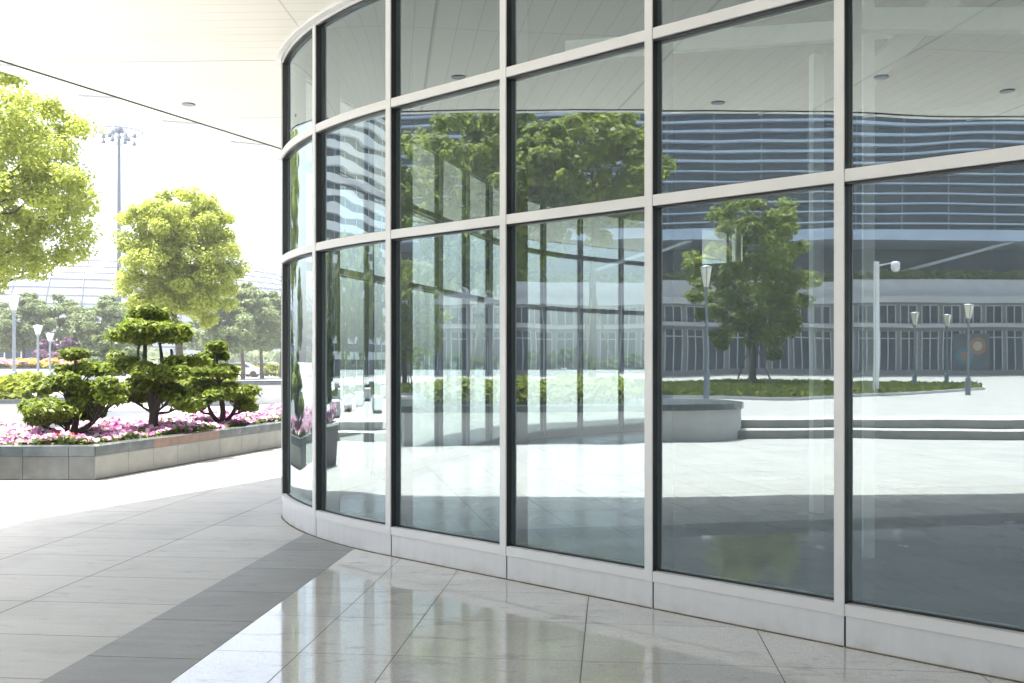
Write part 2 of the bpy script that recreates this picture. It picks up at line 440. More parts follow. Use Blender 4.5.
def make_tree(name, loc, label, cat, mat, crown_c, crown_r, H0, n_clump, n_leaf, leaf, group=None, seed=0, trunk_r=.14, stakes=False, clump_r=.24, bark='bark', flat=.8):
    """trunk base at loc; crown ellipsoid centre crown_c (local), radii crown_r; H0 = height of the first fork"""
    g = np.random.default_rng(seed)
    root = empty(name, loc, label, cat, group)
    cc = np.array(crown_c); cr = np.array(crown_r)
    # clump centres: spread through the volume, thicker towards the skin
    cl = []
    while len(cl) < n_clump:
        d = g.normal(size=3); d /= np.linalg.norm(d)
        rad = g.uniform(.25, 1.0) ** .55
        p = cc + d * cr * rad * (1 - .18 * g.random())
        if p[2] < cc[2] - cr[2] * .93: continue
        if any(np.linalg.norm((p - q) / cr) < .16 for q in cl): continue
        cl.append(p)
    cl = np.array(cl)
    w = g.uniform(.65, 1.35, n_clump)
    idx = g.choice(n_clump, n_leaf, p=w / w.sum())
    off = g.normal(size=(n_leaf, 3)); off /= np.linalg.norm(off, axis=1, keepdims=True)
    off *= (g.random((n_leaf, 1)) ** .5)
    rr = clump_r * cr.mean() * g.uniform(.7, 1.3, n_clump)
    P = cl[idx] + off * rr[idx][:, None] * np.array([1.1, 1.1, flat])
    N = off * .8 + (cl[idx] - cc) / cr * .3 + np.array([0, 0, .7]) + g.normal(size=(n_leaf, 3)) * .55
    leaves_mesh('crown', P, N, leaf, mat, root)
    tb = MB()
    top = Vector((cc[0], cc[1], cc[2] + cr[2] * .45))
    pts = [Vector((0, 0, 0)), Vector((g.normal() * .03, g.normal() * .03, H0 * .5)), Vector((g.normal() * .06, g.normal() * .06, H0))]
    lead = [pts[-1].lerp(top, f) + Vector((g.normal(), g.normal(), 0)) * .08 * cr.mean() for f in (.35, .7, 1.0)]
    allp = pts + lead
    rads = [trunk_r * 1.25, trunk_r, trunk_r * .85, trunk_r * .55, trunk_r * .33, trunk_r * .1]
    tb.tube(allp, rads, 9)
    pick = g.choice(n_clump, min(n_clump, 20), replace=False)
    for i in pick:
        c = Vector(cl[i])
        f = min(1.0, max(0.02, (c.z - H0) / max(.1, top.z - H0) * .75))
        k_ = f * 3; j = min(2, int(k_)); base_ = ([pts[-1]] + lead)[j].lerp(([pts[-1]] + lead)[j + 1], k_ - j)
        mid = base_.lerp(c, .5) + Vector((g.normal() * .1, g.normal() * .1, -.06 * cr.mean()))
        r0 = trunk_r * (.42 - .25 * f)
        tb.tube([base_, mid, c], [r0, r0 * .6, r0 * .2], 5)
    tb.build('trunk', M[bark], root)
    if stakes:
        for a in (0.5, 2.6, 4.7):
            sb = MB(); r1 = 1.3
            sb.tube([(r1 * math.cos(a), r1 * math.sin(a), 0), (.12 * math.cos(a), .12 * math.sin(a), H0 * .8)], .045, 6)
            sb.build('stake', M['wood'], root)
    return root

def cloud_tree(loc, label, pads, trunk_pts, seed, group, leaf=.048, dens=1.5):
    """cloud-pruned podocarpus: pads = (x, y, z, rx, ry, rz)"""
    g = np.random.default_rng(seed)
    root = empty('cloud_pruned_tree', loc, label, 'topiary tree', group)
    for (x, y, z, rx, ry, rz) in pads:
        n = int(dens * 3600 * (rx * ry) ** .8 * 2.2)
        # uneven pad: several lumps
        m = max(5, int(14 * rx)); lumps = g.normal(size=(m, 3)); lumps /= np.linalg.norm(lumps, axis=1, keepdims=True)
        lumps *= g.uniform(.35, .8, (m, 1)); lumps[:, 2] = np.abs(lumps[:, 2]) * .9 - .25
        ii = g.integers(0, m, n)
        d = g.normal(size=(n, 3)); d /= np.linalg.norm(d, axis=1, keepdims=True)
        rad = g.random((n, 1)) ** .4
        q = lumps[ii] + d * rad * .42
        q[:, 2] = np.where(q[:, 2] < -.35, -.35 + (q[:, 2] + .35) * .3, q[:, 2])
        q *= np.where(g.random((n, 1)) < .10, g.uniform(1.0, 1.35, (n, 1)), 1.0)
        P = np.array([x, y, z]) + q * np.array([rx, ry, rz * 1.05]) + g.normal(size=(n, 3)) * .018
        N = d * .6 + np.array([0, 0, .8]) + g.normal(size=(n, 3)) * .6
        leaves_mesh('foliage_pad', P, N, leaf, M['lf_pine'], root, aspect=2.2)
    tb = MB()
    for tp in trunk_pts:
        tb.tube([p[:3] for p in tp], [p[3] for p in tp], 7)
    t0 = trunk_pts[0]
    for (x, y, z, rx, ry, rz) in pads:
        c = Vector((x, y, z - rz * .1))
        best = min((Vector(p[:3]) for tp in trunk_pts for p in tp), key=lambda q: (q - c).length + max(0, q.z - c.z + .05) * 4)
        mid = best.lerp(c, .5) + Vector((0, 0, -.04))
        tb.tube([best, mid, c], [.026, .02, .012], 5)
        for j in range(5):
            a = g.uniform(0, 6.28); e = c + Vector((math.cos(a) * rx * .6, math.sin(a) * ry * .6, rz * .2))
            tb.tube([mid, e], [.012, .006], 4)
    tb.build('trunk', M['barkd'], root)
    return root

def hedge(name, pts, w, z0, h, mat, label, cat, n_per_m, leaf, group=None):
    """bushy leaf mass along a polyline (world coords)"""
    P = []
    for a, b in zip(pts[:-1], pts[1:]):
        L = math.hypot(b[0] - a[0], b[1] - a[1]); n = int(L * n_per_m)
        t = rng.random(n); lat = rng.uniform(-1, 1, n) * w / 2
        dx, dy = (b[0] - a[0]) / L, (b[1] - a[1]) / L
        x = a[0] + (b[0] - a[0]) * t - dy * lat; y = a[1] + (b[1] - a[1]) * t + dx * lat
        wob = .82 + .18 * np.sin(x * 2.3 + y * 1.7) * np.sin(y * 3.1 - x * 1.3)
        z = z0 + h * wob * np.sqrt(np.clip(1 - (np.abs(lat) / (w / 2)) ** 3, .05, 1)) * rng.random(n) ** .35
        P.append(np.stack([x, y, z], 1))
    P = np.concatenate(P); o = np.array([pts[0][0], pts[0][1], z0])
    N = rng.normal(size=P.shape) * .6 + np.array([0, 0, .9])
    ob = leaves_mesh(name, P - o, N, leaf, mat, None); ob.location = o
    return tag(ob, label, cat, group)

# ================================================================== SETTING
# one ground sheet to the horizon
gb = MB(); gb.add([(-900, -600, 0), (900, -600, 0), (900, 1500, 0), (-900, 1500, 0)], [(0, 1, 2, 3)])
tag(gb.build('plaza_ground', M['plaza']), kind='structure')

ca, sa = math.cos(PHI), math.sin(PHI)
def uv(u, v): return (u * ca + v * sa, -u * sa + v * ca)       # paving grid -> world
def sheet(u0, u1, v0, v1, z): return [(*uv(u0, v0), z), (*uv(u1, v0), z), (*uv(u1, v1), z), (*uv(u0, v1), z)]
sb = MB(); sb.add(sheet(-2.828, -2.186, -8, 11, .004), [(0, 1, 2, 3)])
tag(sb.build('dark_paving_strip', M['strip']), kind='structure')
pb = MB(); pb.add(sheet(-2.186, 8.0, -8, 9.6, .004), [(0, 1, 2, 3)])
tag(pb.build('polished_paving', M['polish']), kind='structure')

# ================================================================== THE GLASS BUILDING
bld = empty('glass_building', (*plan(0), 0), 'curved glass fronted building with white frames under a cream canopy', 'building')
B0 = np.array(plan(0))
Z_P, Z_S, Z_T1a, Z_T1, Z_T2a, Z_T2, Z_TOP = .176, .245, 2.60, 2.67, 3.675, 3.745, 4.70
near = [.036 + q for q in (-3 * BAY0, -2 * BAY0, -BAY0, 0, BAY0, 2 * BAY0, 3 * BAY0, S_M3 + BAY1 - .03, S_M1 + .03)]
far = [S_M1 + 1.05 + 1.25 * i for i in range(0, 22)]
mull = near + far
def bp(mb, name, mats, parent=bld):
    o = mb.build(name, mats, parent); 
    # vertices were written in world coordinates: move them to the building's own origin
    o.data.transform(Matrix.Translation((-B0[0], -B0[1], 0)) if parent is bld else Matrix.Identity(4))
    return o
def line_pts(s0, s1, d, step=.06):
    st = .6 if (s1 <= S_M3 or s0 > S_M1 + .5) else step
    n = max(1, int(math.ceil((s1 - s0) / st)))
    return [plan(s0 + (s1 - s0) * i / n, d) for i in range(n + 1)]
MW = .029     # half mullion width
rows = [(Z_S, Z_T1a), (Z_T1, Z_T2a), (Z_T2, Z_TOP - .05)]
for a, b in zip(mull[:-1], mull[1:]):
    
    for (z0, z1) in rows:
        mb = MB()
        mb.band(line_pts(a + MW * .5, b - MW * .5, GLASS, .03), line_pts(a + MW * .5, b - MW * .5, GLASS + .02, .03), z0 - .01, z1 + .01, 1, 0, True)
        bp(mb, 'glass_pane', [M['glass_wavy' if (S_M3 - .2 < a < S_M1 and z0 > 2) else 'glass'], M['inglass']])
    # transoms, sill and head between the mullions
    for nm, z0, z1, mt in (('transom', Z_T1a, Z_T1, 'alu'), ('transom', Z_T2a, Z_T2, 'alu'), ('head_frame', Z_TOP - .05, Z_TOP - .002, 'alu'), ('sill_frame', Z_P + .003, Z_S, 'alu')):
        mb = MB(); e = MW + .002
        mb.band(line_pts(a + e, b - e, .004), line_pts(a + e, b - e, GLASS + (.10 if a <= S_M1 else .05)), z0, z1, 0)
        # thin black gasket round the pane edge
        if nm != 'head_frame': mb.band(line_pts(a + e, b - e, .05), line_pts(a + e, b - e, GLASS - .003), z1, z1 + .012, 1)
        if nm != 'sill_frame': mb.band(line_pts(a + e, b - e, .02), line_pts(a + e, b - e, GLASS - .003), z0 - .014, z0, 1)
        bp(mb, nm, [M[mt], M['gasket']])
    mb = MB(); mb.band(line_pts(a - .024, b - .036, .012), line_pts(a - .024, b - .036, .05), .0, Z_P, 0)
    bp(mb, 'plinth_panel', M['plinth'])
    mb = MB(); mb.band(line_pts(a - .022, b - .038, .0), line_pts(a - .022, b - .038, .0115), .0, .009, 0)
    bp(mb, 'base_sealant', M['sealant'])
for s in mull:
    t = R(theta(s)); p = plan(s); ax = np.array([-math.cos(t), math.sin(t)]); inn = np.array([math.sin(t), math.cos(t)])
    rz = math.atan2(ax[1], ax[0])
    mb = MB(); mw = MW if s <= S_M1 + .1 else .021
    mb.box((*(p + inn * .006), (Z_P + Z_TOP) / 2), (2 * mw, .012, Z_TOP - Z_P), rz, 0)
    mb.box((*(p + inn * .040), (Z_P + Z_TOP) / 2), (2 * mw - .004, .054, Z_TOP - Z_P - .004), rz, 1)
    mb.box((*(p + inn * (.160 if s <= S_M1 + .1 else .1)), (Z_P + Z_TOP) / 2 + .002), (2 * mw - .008, .18 if s <= S_M1 + .1 else .06, Z_TOP - Z_P - .01), rz, 2)
    mb.box((*(p - ax * .03 + inn * .03), Z_P / 2), (.012, .03, Z_P), rz, 1)
    bp(mb, 'mullion', [M['alu'], M['gasket'], M['inframe']])
s_end = mull[-1]
inner_near = [tuple(plan(s, .36)) for s in np.linspace(near[0], S_M1 + .9, 60)]
inner_far = [tuple(plan(s_end, .36))]
# solid end walls, both outside the photograph
A, Bq = plan(near[0], 0), plan(near[0], .3)
tdir = np.array([-math.cos(R(42.4)), math.sin(R(42.4))]); nin = np.array([math.sin(R(42.4)), math.cos(R(42.4))])
e1 = plan(near[0] - 7, .0)
mb = MB(); mb.prism([tuple(A - tdir * .03), tuple(e1), tuple(e1 + nin * .3), tuple(Bq - tdir * .03)], 0, Z_TOP - .002); bp(mb, 'end_wall', M['concrete'])
fe = plan(s_end, .0); bk = np.array([22.0, 14.0]); far_r = np.array([22.0, fe[1]])
mb = MB(); mb.prism([tuple(fe + (.06, 0)), (22, fe[1]), (22, fe[1] + .3), tuple(fe + (.06, .3))], 0, Z_TOP - .002); bp(mb, 'end_wall', M['concrete'])
mb = MB(); mb.prism([(22, fe[1] - .002), (22, e1[1] - .4), (22.3, e1[1] - .4), (22.3, fe[1] - .002)], 0, Z_TOP - .002); bp(mb, 'end_wall', M['concrete'])
mb = MB(); mb.prism([tuple(e1 + (.02, 0)), (21.99, e1[1] - .3), (21.99, e1[1] - .01), tuple(e1 + (.02, .28))], 0, Z_TOP - .004); bp(mb, 'end_wall', M['concrete'])
outline = [tuple(e1 + nin * .02)] + [tuple(plan(s, .09)) for s in np.concatenate([np.linspace(near[0], S_M3, 8), np.linspace(S_M3 + .1, S_M1 + .9, 50), np.linspace(S_M1 + 1.6, s_end, 40)])] + [(22, fe[1]), (22, e1[1])]
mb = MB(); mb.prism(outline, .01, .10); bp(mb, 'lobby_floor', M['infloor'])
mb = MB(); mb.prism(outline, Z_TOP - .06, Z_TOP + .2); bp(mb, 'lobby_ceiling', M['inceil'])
# dark core wall with an opening, behind the lobby
def wall_with_hole(P, Q, th, zt, hole=None):
    P, Q = np.array(P), np.array(Q); d = (Q - P) / np.linalg.norm(Q - P); n = np.array([-d[1], d[0]]) * th; L = np.linalg.norm(Q - P)
    mb = MB()
    def seg(a, b, z0, z1): mb.prism([tuple(P + d * a), tuple(P + d * b), tuple(P + d * b + n), tuple(P + d * a + n)], z0, z1)
    if hole is None: seg(0, L, .1, zt)
    else:
        h0, h1, z0, z1 = hole
        seg(0, h0, .1, zt); seg(h1, L, .1, zt); seg(h0 + .001, h1 - .001, .1, z0); seg(h0 + .001, h1 - .001, z1, zt)
    return mb
c0 = np.array([2.05, 14.9]); c1 = c0 + -tdir * 18
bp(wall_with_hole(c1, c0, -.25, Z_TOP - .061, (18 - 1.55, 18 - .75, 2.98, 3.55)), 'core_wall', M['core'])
# white round-edged columns of the lobby
for px, z, w in ((816.5, 9.9, .11), (738, 18.0, .08), (866.5, 7.6, .09)):
    x, y = direct(px, z)
    mb = MB(); mb.box((x, y, 2.37), (w, w, 4.54), PHI, 0, .01); bp(mb, 'lobby_column', M['whitest'])
# slim braces and a beam under the lobby ceiling
for (a, b) in (((.5, 9.2, 4.45), (5.5, 8.0, 4.45)), ((2.69, 7.62, 3.75), (3.6, 7.9, 4.62)), ((2.5, 7.2, 4.05), (6.5, 7.2, 4.05))):
    mb = MB(); mb.beam(a, b, .1, .16); bp(mb, 'ceiling_beam', M['white'])

# ---- the canopy
edge = [(-4.8, -16), (-4.72, -6), (-4.70, 0), (-4.74, 3.5), (-4.86, 6.0), (-5.08, 7.8), (-5.36, 9.2), (-5.48, 9.62), (-5.45, 9.9), (-5.27, 10.3), (-4.93, 11.06), (-4.49, 12.05), (-3.38, 14.55), (-2.75, 16.6), (-2.3, 19.0), (-2.05, 21.4), (-1.3, 24.0), (1.6, 26.5), (12.0, 35.6), (17, 40.0)]
def offs(poly, d):
    out = []
    for i, p in enumerate(poly):
        a = np.array(poly[max(0, i - 1)]); b = np.array(poly[min(len(poly) - 1, i + 1)]); t = (b - a) / np.linalg.norm(b - a)
        out.append(tuple(np.array(p) + d * np.array([-t[1], t[0]])))
    return out
wallline = [tuple(e1)] + [tuple(plan(s, -.02)) for s in np.concatenate([np.linspace(near[0], S_M3, 5), np.linspace(S_M3 + .15, S_M1 + .9, 40), np.linspace(S_M1 + 1.6, s_end, 40)])]
canopy_poly = edge + [(19, 39.8)] + wallline[::-1] + [(9.5, -16)]
mb = MB(); mb.prism(canopy_poly, Z_TOP, Z_TOP + .34)
can = bp(mb, 'canopy', M['soffit'])
def cpart(mb, name, mats):
    o = mb.build(name, mats, can); o.data.transform(Matrix.Translation((-B0[0], -B0[1], 0))); return o
mb = MB(); mb.band(offs(edge, .016), offs(edge, .002), Z_TOP - .012, Z_TOP + .05, 0); cpart(mb, 'edge_seal', M['darkline'])
# upturned pale fascia
o1, o2 = offs(edge, .03), offs(edge, .92)
mb = MB(); n = len(edge)
vs = [(p[0], p[1], Z_TOP + .055) for p in o1] + [(p[0], p[1], Z_TOP + .19) for p in o2] + [(p[0], p[1], Z_TOP + .25) for p in o2] + [(p[0], p[1], Z_TOP + .33) for p in o1]
for L in range(3): mb.add(vs, [(L * n + i, L * n + i + 1, L * n + n + i + 1, L * n + n + i) for i in range(n - 1)])
cpart(mb, 'fascia', M['fascia'])
# brackets seen as short joints under the fascia
for i in range(0, 26):
    Lp = np.cumsum([0] + [math.dist(edge[j], edge[j + 1]) for j in range(n - 1)])
    s = 6.5 + i * 1.45
    if s > Lp[-1]: break
    j = int(np.searchsorted(Lp, s) - 1); f = (s - Lp[j]) / (Lp[j + 1] - Lp[j])
    a = np.array(o1[j]) * (1 - f) + np.array(o1[j + 1]) * f; b = np.array(o2[j]) * (1 - f) + np.array(o2[j + 1]) * f
    mb = MB(); mb.beam((*a, Z_TOP + .045), (*b, Z_TOP + .178), .025, .02); cpart(mb, 'fascia_joint', M['steel_l'])
# ring trim where soffit meets the glass head
ring = [plan(s, -.055) for s in np.linspace(near[0], S_M1 + 1.0, 90)]; ring2 = [plan(s, -.004) for s in np.linspace(near[0], S_M1 + 1.0, 90)]
mb = MB(); mb.band(ring, ring2, Z_TOP - .03, Z_TOP - .002, 0); cpart(mb, 'ring_trim', M['alu'])
# recessed downlights
dl = [(-3.9, 12.06), mirrored(718, 12.0), mirrored(1008, 11.4), (-3.2, 3.0), (-3.6, 7.6), (-.5, 1.5), (-2.6, -3.0)]
for x, y in dl:
    mb = MB(); mb.lathe((x, y, Z_TOP - .014), [(.055, 0), (.078, .0), (.082, .012)], 20); cpart(mb, 'downlight', M['steel'])
mb = MB(); mb.prism([(p[0], p[1]) for p in offs(edge, -.3)] + [(22.3, 40), (22.3, -16)], Z_TOP + .345, Z_TOP + .7); bp(mb, 'roof', M['roof'])

# ================================================================== FRONT PLANTER
zf = 13.4
pA = direct(-70, zf); pB = direct(95, zf); z2 = zground(446.5); pC = direct(285, z2)
dirC = np.array(pC) - np.array(pB); pD = np.array(pB) + dirC * 1.9
pA2 = (pA[0] - 6, pA[1] + 3.5)
PH = .455
back = [tuple(pD + np.array([-2.6, 1.4])), (-8.2, 21.2), (-12.4, 20.0)]
WD = 2.5
nD = np.array([-dirC[1], dirC[0]]) / np.linalg.norm(dirC)
_t = (WD - nD[1] * WD) / (dirC[1] / np.linalg.norm(dirC))
cornr = np.array(pB) + nD * WD + dirC / np.linalg.norm(dirC) * _t
poly = [pA2, pA, pB, tuple(pD), tuple(pD + nD * WD), tuple(cornr), (pA[0] + .8, pA[1] + WD), (pA2[0] + 1.4, pA2[1] + WD)]
plt_ = empty('flower_planter', (pB[0], pB[1], 0), 'angled grey stone planter full of pink flowers and three clipped trees', 'planter')
def pp(mb, name, mats):
    o = mb.build(name, mats, plt_); o.data.transform(Matrix.Translation((-pB[0], -pB[1], 0))); return o
def inset(poly, d):
    c = np.array(poly).mean(0); out = []
    n = len(poly)
    for i in range(n):
        a, b, cc = np.array(poly[i - 1]), np.array(poly[i]), np.array(poly[(i + 1) % n])
        t1 = (b - a) / np.linalg.norm(b - a); t2 = (cc - b) / np.linalg.norm(cc - b)
        n1 = np.array([-t1[1], t1[0]]); n2 = np.array([-t2[1], t2[0]])
        m = n1 + n2; m = m / np.linalg.norm(m); m = m / max(.4, m.dot(n1))
        out.append(tuple(b + m * d))
    return out
inn_ = inset(poly, .28)
if not (min(p[0] for p in inn_) > min(p[0] for p in poly)): inn_ = inset(poly, -.28)
mb = MB()
def face_panels(P, Q, lens, z0, z1, mats_idx, proud, gap=.006):
    P, Q = np.array(P), np.array(Q); L = np.linalg.norm(Q - P); d = (Q - P) / L; nn = np.array([d[1], -d[0]])
    s = 0; i = 0
    while s < L - .05:
        e = min(L, s + lens[i % len(lens)])
        a, b = P + d * (s + gap / 2), P + d * (e - gap / 2)
        mb.prism([tuple(a + nn * proud), tuple(b + nn * proud), tuple(b - nn * .03), tuple(a - nn * .03)], z0, z1, mats_idx[i % len(mats_idx)])
        s = e; i += 1
wallp = poly
nP = len(poly)
core = inset(poly, .02 if inn_ == inset(poly, .28) else -.02)
mb.band(core + [core[0]], inn_ + [inn_[0]], 0, PH - .03, 0)
face_panels(poly[1], poly[2], [.62, .62, .62], .015, PH - .135, [0, 0], .004)
face_panels(poly[0], poly[1], [.62], .015, PH - .135, [0], .004)
face_panels(poly[2], poly[3], [.72, .6, .62, .6, .62], .015, PH - .135, [1, 1, 1], .004)
pp(mb, 'stone_wall', [M['stone_d'], M['stone_l']])
mb = MB()
face_panels(poly[1], poly[2], [.62], PH - .13, PH, [0], .012)
face_panels(poly[0], poly[1], [.62], PH - .13, PH, [0], .012)
face_panels(poly[2], poly[3], [.72, .6, .62, .6, .62, .63, .6], PH - .13, PH, [0, 0, 1, 1, 1, 0, 0], .012, .004)
mb.band(core + [core[0]], inn_ + [inn_[0]], PH - .028, PH - .002, 0)
pp(mb, 'coping', [M['cap'], M['stone_r']])
mb = MB(); mb.prism(inn_, .05, PH - .06); pp(mb, 'soil', M['soil'])

# petunias: a carpet nobody could count
def point_in(poly, x, y):
    ins = np.zeros(len(x), bool); n = len(poly); j = n - 1
    for i in range(n):
        xi, yi = poly[i]; xj, yj = poly[j]
        c = ((yi > y) != (yj > y)) & (x < (xj - xi) * (y - yi) / (yj - yi + 1e-12) + xi)
        ins ^= c; j = i
    return ins
def sample(poly, n):
    a = np.array(poly); out = np.zeros((0, 2))
    while len(out) < n:
        q = rng.uniform(a.min(0), a.max(0), (n * 2, 2)); q = q[point_in(poly, q[:, 0], q[:, 1])]; out = np.concatenate([out, q])
    return out[:n]
def flower_carpet(name, poly, z0, hmax, n_leaf, n_fl, fl, cols, label, cat, leafsize=.07, kind='stuff', leafm='lf_bed'):
    o = np.array([poly[0][0], poly[0][1], z0])
    q = sample(poly, n_leaf)
    hh = lambda q: hmax * (.62 + .38 * np.sin(q[:, 0] * 3.7 + 1.3 * np.sin(q[:, 1] * 2.1)) * np.sin(q[:, 1] * 2.9 + q[:, 0]))
    P = np.column_stack([q, z0 + hh(q) * rng.random(n_leaf) ** .5 * .9]) - o
    N = rng.normal(size=P.shape) * .6 + np.array([0, 0, .8])
    q2 = sample(poly, n_fl)
    C = np.column_stack([q2, z0 + hh(q2) * rng.uniform(.75, 1.12, n_fl)]) - o
    tone = np.sin(q2[:, 0] * 1.1 + q2[:, 1] * 1.9) * .3 + rng.normal(size=n_fl) * .6
    ci = np.clip(np.digitize(tone, np.linspace(-1, 1, len(cols) + 1)[1:-1]), 0, len(cols) - 1) + 1
    fn = rng.normal(size=(n_fl, 3)) * .45 + np.array([.15, -.45, .8])
    PP, NN, MI = [P], [N], [np.zeros(n_leaf, int)]
    fnn = fn / np.linalg.norm(fn, axis=1, keepdims=True)
    a = np.cross(fnn, np.array([.3, .9, .1])); a /= np.linalg.norm(a, axis=1, keepdims=True); b = np.cross(fnn, a)
    for kq in range(5):
        t = kq * 2 * math.pi / 5
        off = (a * math.cos(t) + b * math.sin(t)) * fl * .36
        PP.append(C + off); NN.append(fnn + off / fl * -.6); MI.append(ci)
    P = np.concatenate(PP); N = np.concatenate(NN); MI = np.concatenate(MI)
    sz = np.where(MI == 0, leafsize, fl * .72)[:, None]
    ob = leaves_mesh(name, P, N, sz, None, None, aspect=1.15, var=.2, mats=[M[leafm]] + [M[c] for c in cols], mi=MI)
    ob.location = o
    return tag(ob, label, cat, kind=kind)
bed_poly = inset(inn_, .03) if inn_ == inset(poly, .28) else inset(inn_, -.03)
flower_carpet('petunia_bed', bed_poly, PH - .06, .215, 26000, 5600, .062, ['p_mag', 'p_pink', 'p_pink', 'p_pink', 'p_white'], 'pink and white petunias filling the angled stone planter', 'flowers')
flower_carpet('begonia_patch', [direct(40, 14.0), direct(75, 13.9), direct(90, 14.5), direct(60, 14.6)], PH - .06, .27, 200, 70, .05, ['p_red', 'p_red'], 'small patch of red flowers below the left clipped tree', 'flowers')

# three cloud-pruned trees
G3 = 'cloud pruned trees in the front planter'
def pads_px(base_px, z, lst):
    """pad list given as px, py, half-width px, half-height px, depth offset"""
    bx = direct(base_px, z)[0]; out = []
    for (px, py, hw, hh, dy) in lst:
        zz = z + dy
        out.append((direct(px, zz)[0] - bx, dy, hgt(py, zz) - (PH - .06), 1.16 * hw * zz / F, hw * zz / F * .85, 1.06 * hh * zz / F))
    return out
zA = 14.9
cloud_tree((*direct(72, zA), PH - .06), 'low broad clipped tree at the left of the pink flowers', pads_px(72, zA, [
    (75, 354, 16, 8, 0), (84, 368, 25, 9, .2), (62, 385, 28, 12, -.15), (103, 388, 28, 14, .1), (50, 412, 30, 14, -.45), (78, 413, 24, 13, .35), (88, 402, 18, 10, .0), (40, 419, 16, 8, -.3), (30, 406, 12, 7, .2), (112, 398, 16, 9, -.1), (64, 420, 16, 7, .1)]),
    [[(0, 0, 0, .06), (.05, .02, .3, .05), (-.05, 0, .6, .04), (.03, .05, 1.2, .02)], [(0, 0, .05, .05), (.3, .05, .3, .035), (.42, .1, .65, .025)], [(0, 0, .05, .05), (-.25, -.2, .2, .035), (-.35, -.3, .35, .02)]], 31, G3)
zC = 16.2
cloud_tree((*direct(152, zC), PH - .06), 'tallest clipped tree standing in the middle of the planter', pads_px(152, zC, [
    (146, 313, 20, 11, .1), (150, 326, 28, 11, -.1), (140, 337, 25, 13, .0), (168, 335, 24, 12, .1), (130, 366, 25, 11, .0), (162, 373, 28, 13, -.2), (186, 361, 22, 8, .2), (150, 386, 26, 12, -.1), (132, 395, 18, 14, .2), (172, 394, 22, 12, .15), (184, 404, 16, 12, -.3), (118, 358, 14, 7, .3)]),
    [[(0, 0, 0, .085), (.03, .02, .35, .075), (-.05, 0, .75, .055), (-.12, 0, 1.2, .04), (-.1, 0, 1.75, .02)], [(.02, 0, .3, .07), (.12, .05, .7, .05), (.16, .05, 1.1, .038), (.12, .02, 1.5, .02)], [(0, 0, .7, .05), (.30, .1, 1.0, .032), (.28, .1, 1.4, .02)], [(-.03, 0, .7, .05), (-.25, .0, 1.0, .03), (-.22, 0, 1.4, .02)]], 32, G3)
zD = 17.9
cloud_tree((*direct(222, zD), PH - .06), 'clipped tree at the right of the planter nearest the glass building', pads_px(222, zD, [
    (216, 347, 14, 7, .0), (215, 357, 16, 7, .1), (218, 372, 22, 8, -.1), (212, 387, 26, 9, .1), (238, 390, 19, 9, -.1), (204, 398, 24, 10, .2), (240, 401, 17, 7, .2), (222, 394, 22, 9, -.2), (196, 407, 12, 8, -.2), (246, 407, 13, 5, .1)]),
    [[(0, 0, 0, .06), (.02, 0, .3, .05), (-.03, 0, .7, .04), (-.1, 0, 1.25, .02)], [(.02, 0, .05, .05), (.18, 0, .25, .035), (.3, -.05, .5, .02)], [(-.02, 0, .05, .05), (-.2, .05, .25, .035), (-.3, .05, .5, .02)]], 33, G3)

# ================================================================== DIRECTLY SEEN BACKGROUND
# trees
zt = 30.0
x, y = direct(-15, zt)
make_tree('camphor_tree', (x, y, 0), 'large bright yellow green tree at the left edge of the view', 'tree', M['lf_bright'], (0, 0, hgt(182, zt)), (3.7, 3.3, 3.55), 2.9, 200, 60000, .08, 'bright camphor trees on the plaza', 5, .2, clump_r=.135)
zt = 42.0
x, y = direct(180, zt)
make_tree('camphor_tree', (x, y, 0), 'round bright yellow green tree behind the tallest clipped tree', 'tree', M['lf_bright'], (.05, 0, hgt(258, zt)), (2.85, 2.8, 3.25), 2.6, 190, 56000, .085, 'bright camphor trees on the plaza', 14, .17, clump_r=.15)
# hazy row of far trees
GF = 'trees in the far row'
ft = make_tree('far_tree', (*direct(24, 88), 0), 'hazy grey green tree at the left end of the far row', 'tree', M['lf_far'], (0, 0, 4.9), (2.9, 2.7, 2.9), 2.2, 60, 11000, .17, GF, 21, .16, clump_r=.21)
ft2 = make_tree('far_tree', (*direct(60, 92), 0), 'wide loose tree of the far row in front of the ribbed stadium', 'tree', M['lf_far'], (0, 0, 5.2), (3.6, 3.0, 2.9), 2.2, 60, 10000, .17, GF, 22, .16, clump_r=.21, flat=.5)
far_spec = [(104, 86, .95, 'darker far tree left of the tallest clipped tree'), (135, 100, 1.0, 'far tree half hidden behind the tallest clipped tree'),
            (226, 84, .9, 'far tree right beside the round bright tree'), (243, 88, 1.1, 'tall far tree above the clipped tree nearest the building'),
            (262, 92, 1.05, 'far tree midway between round bright tree and glass building'), (281, 98, 1.0, 'far tree cut by the edge of the glass building'),
            (-10, 95, 1.0, 'far tree at the very left border of the view'), (205, 110, .9, 'farthest tree showing under the round bright tree'), (78, 120, 1.0, 'far tree behind the loose one under the stadium')]
for i, (px, z, sc, lb) in enumerate(far_spec):
    dup((ft, ft2)[i % 2], (*direct(px, z), 0), lb, i * 1.3, (sc, sc, sc))
# belt of woods closing the horizon
P = np.zeros((0, 3))
nb = 26000
xx = rng.uniform(-150, 120, nb); yy = 190 + rng.uniform(-8, 8, nb) + .0006 * xx ** 2
zz = (2.6 + .8 * np.sin(xx * .23) + .8 * np.sin(xx * .61 + 1)) * rng.random(nb) ** .6
ob = leaves_mesh('distant_woods', np.column_stack([xx, yy, zz]), rng.normal(size=(nb, 3)) + np.array([0, -.4, .6]), .9, M['lf_far'], None)
tag(ob, 'far belt of woods along the horizon', 'woods', kind='stuff')

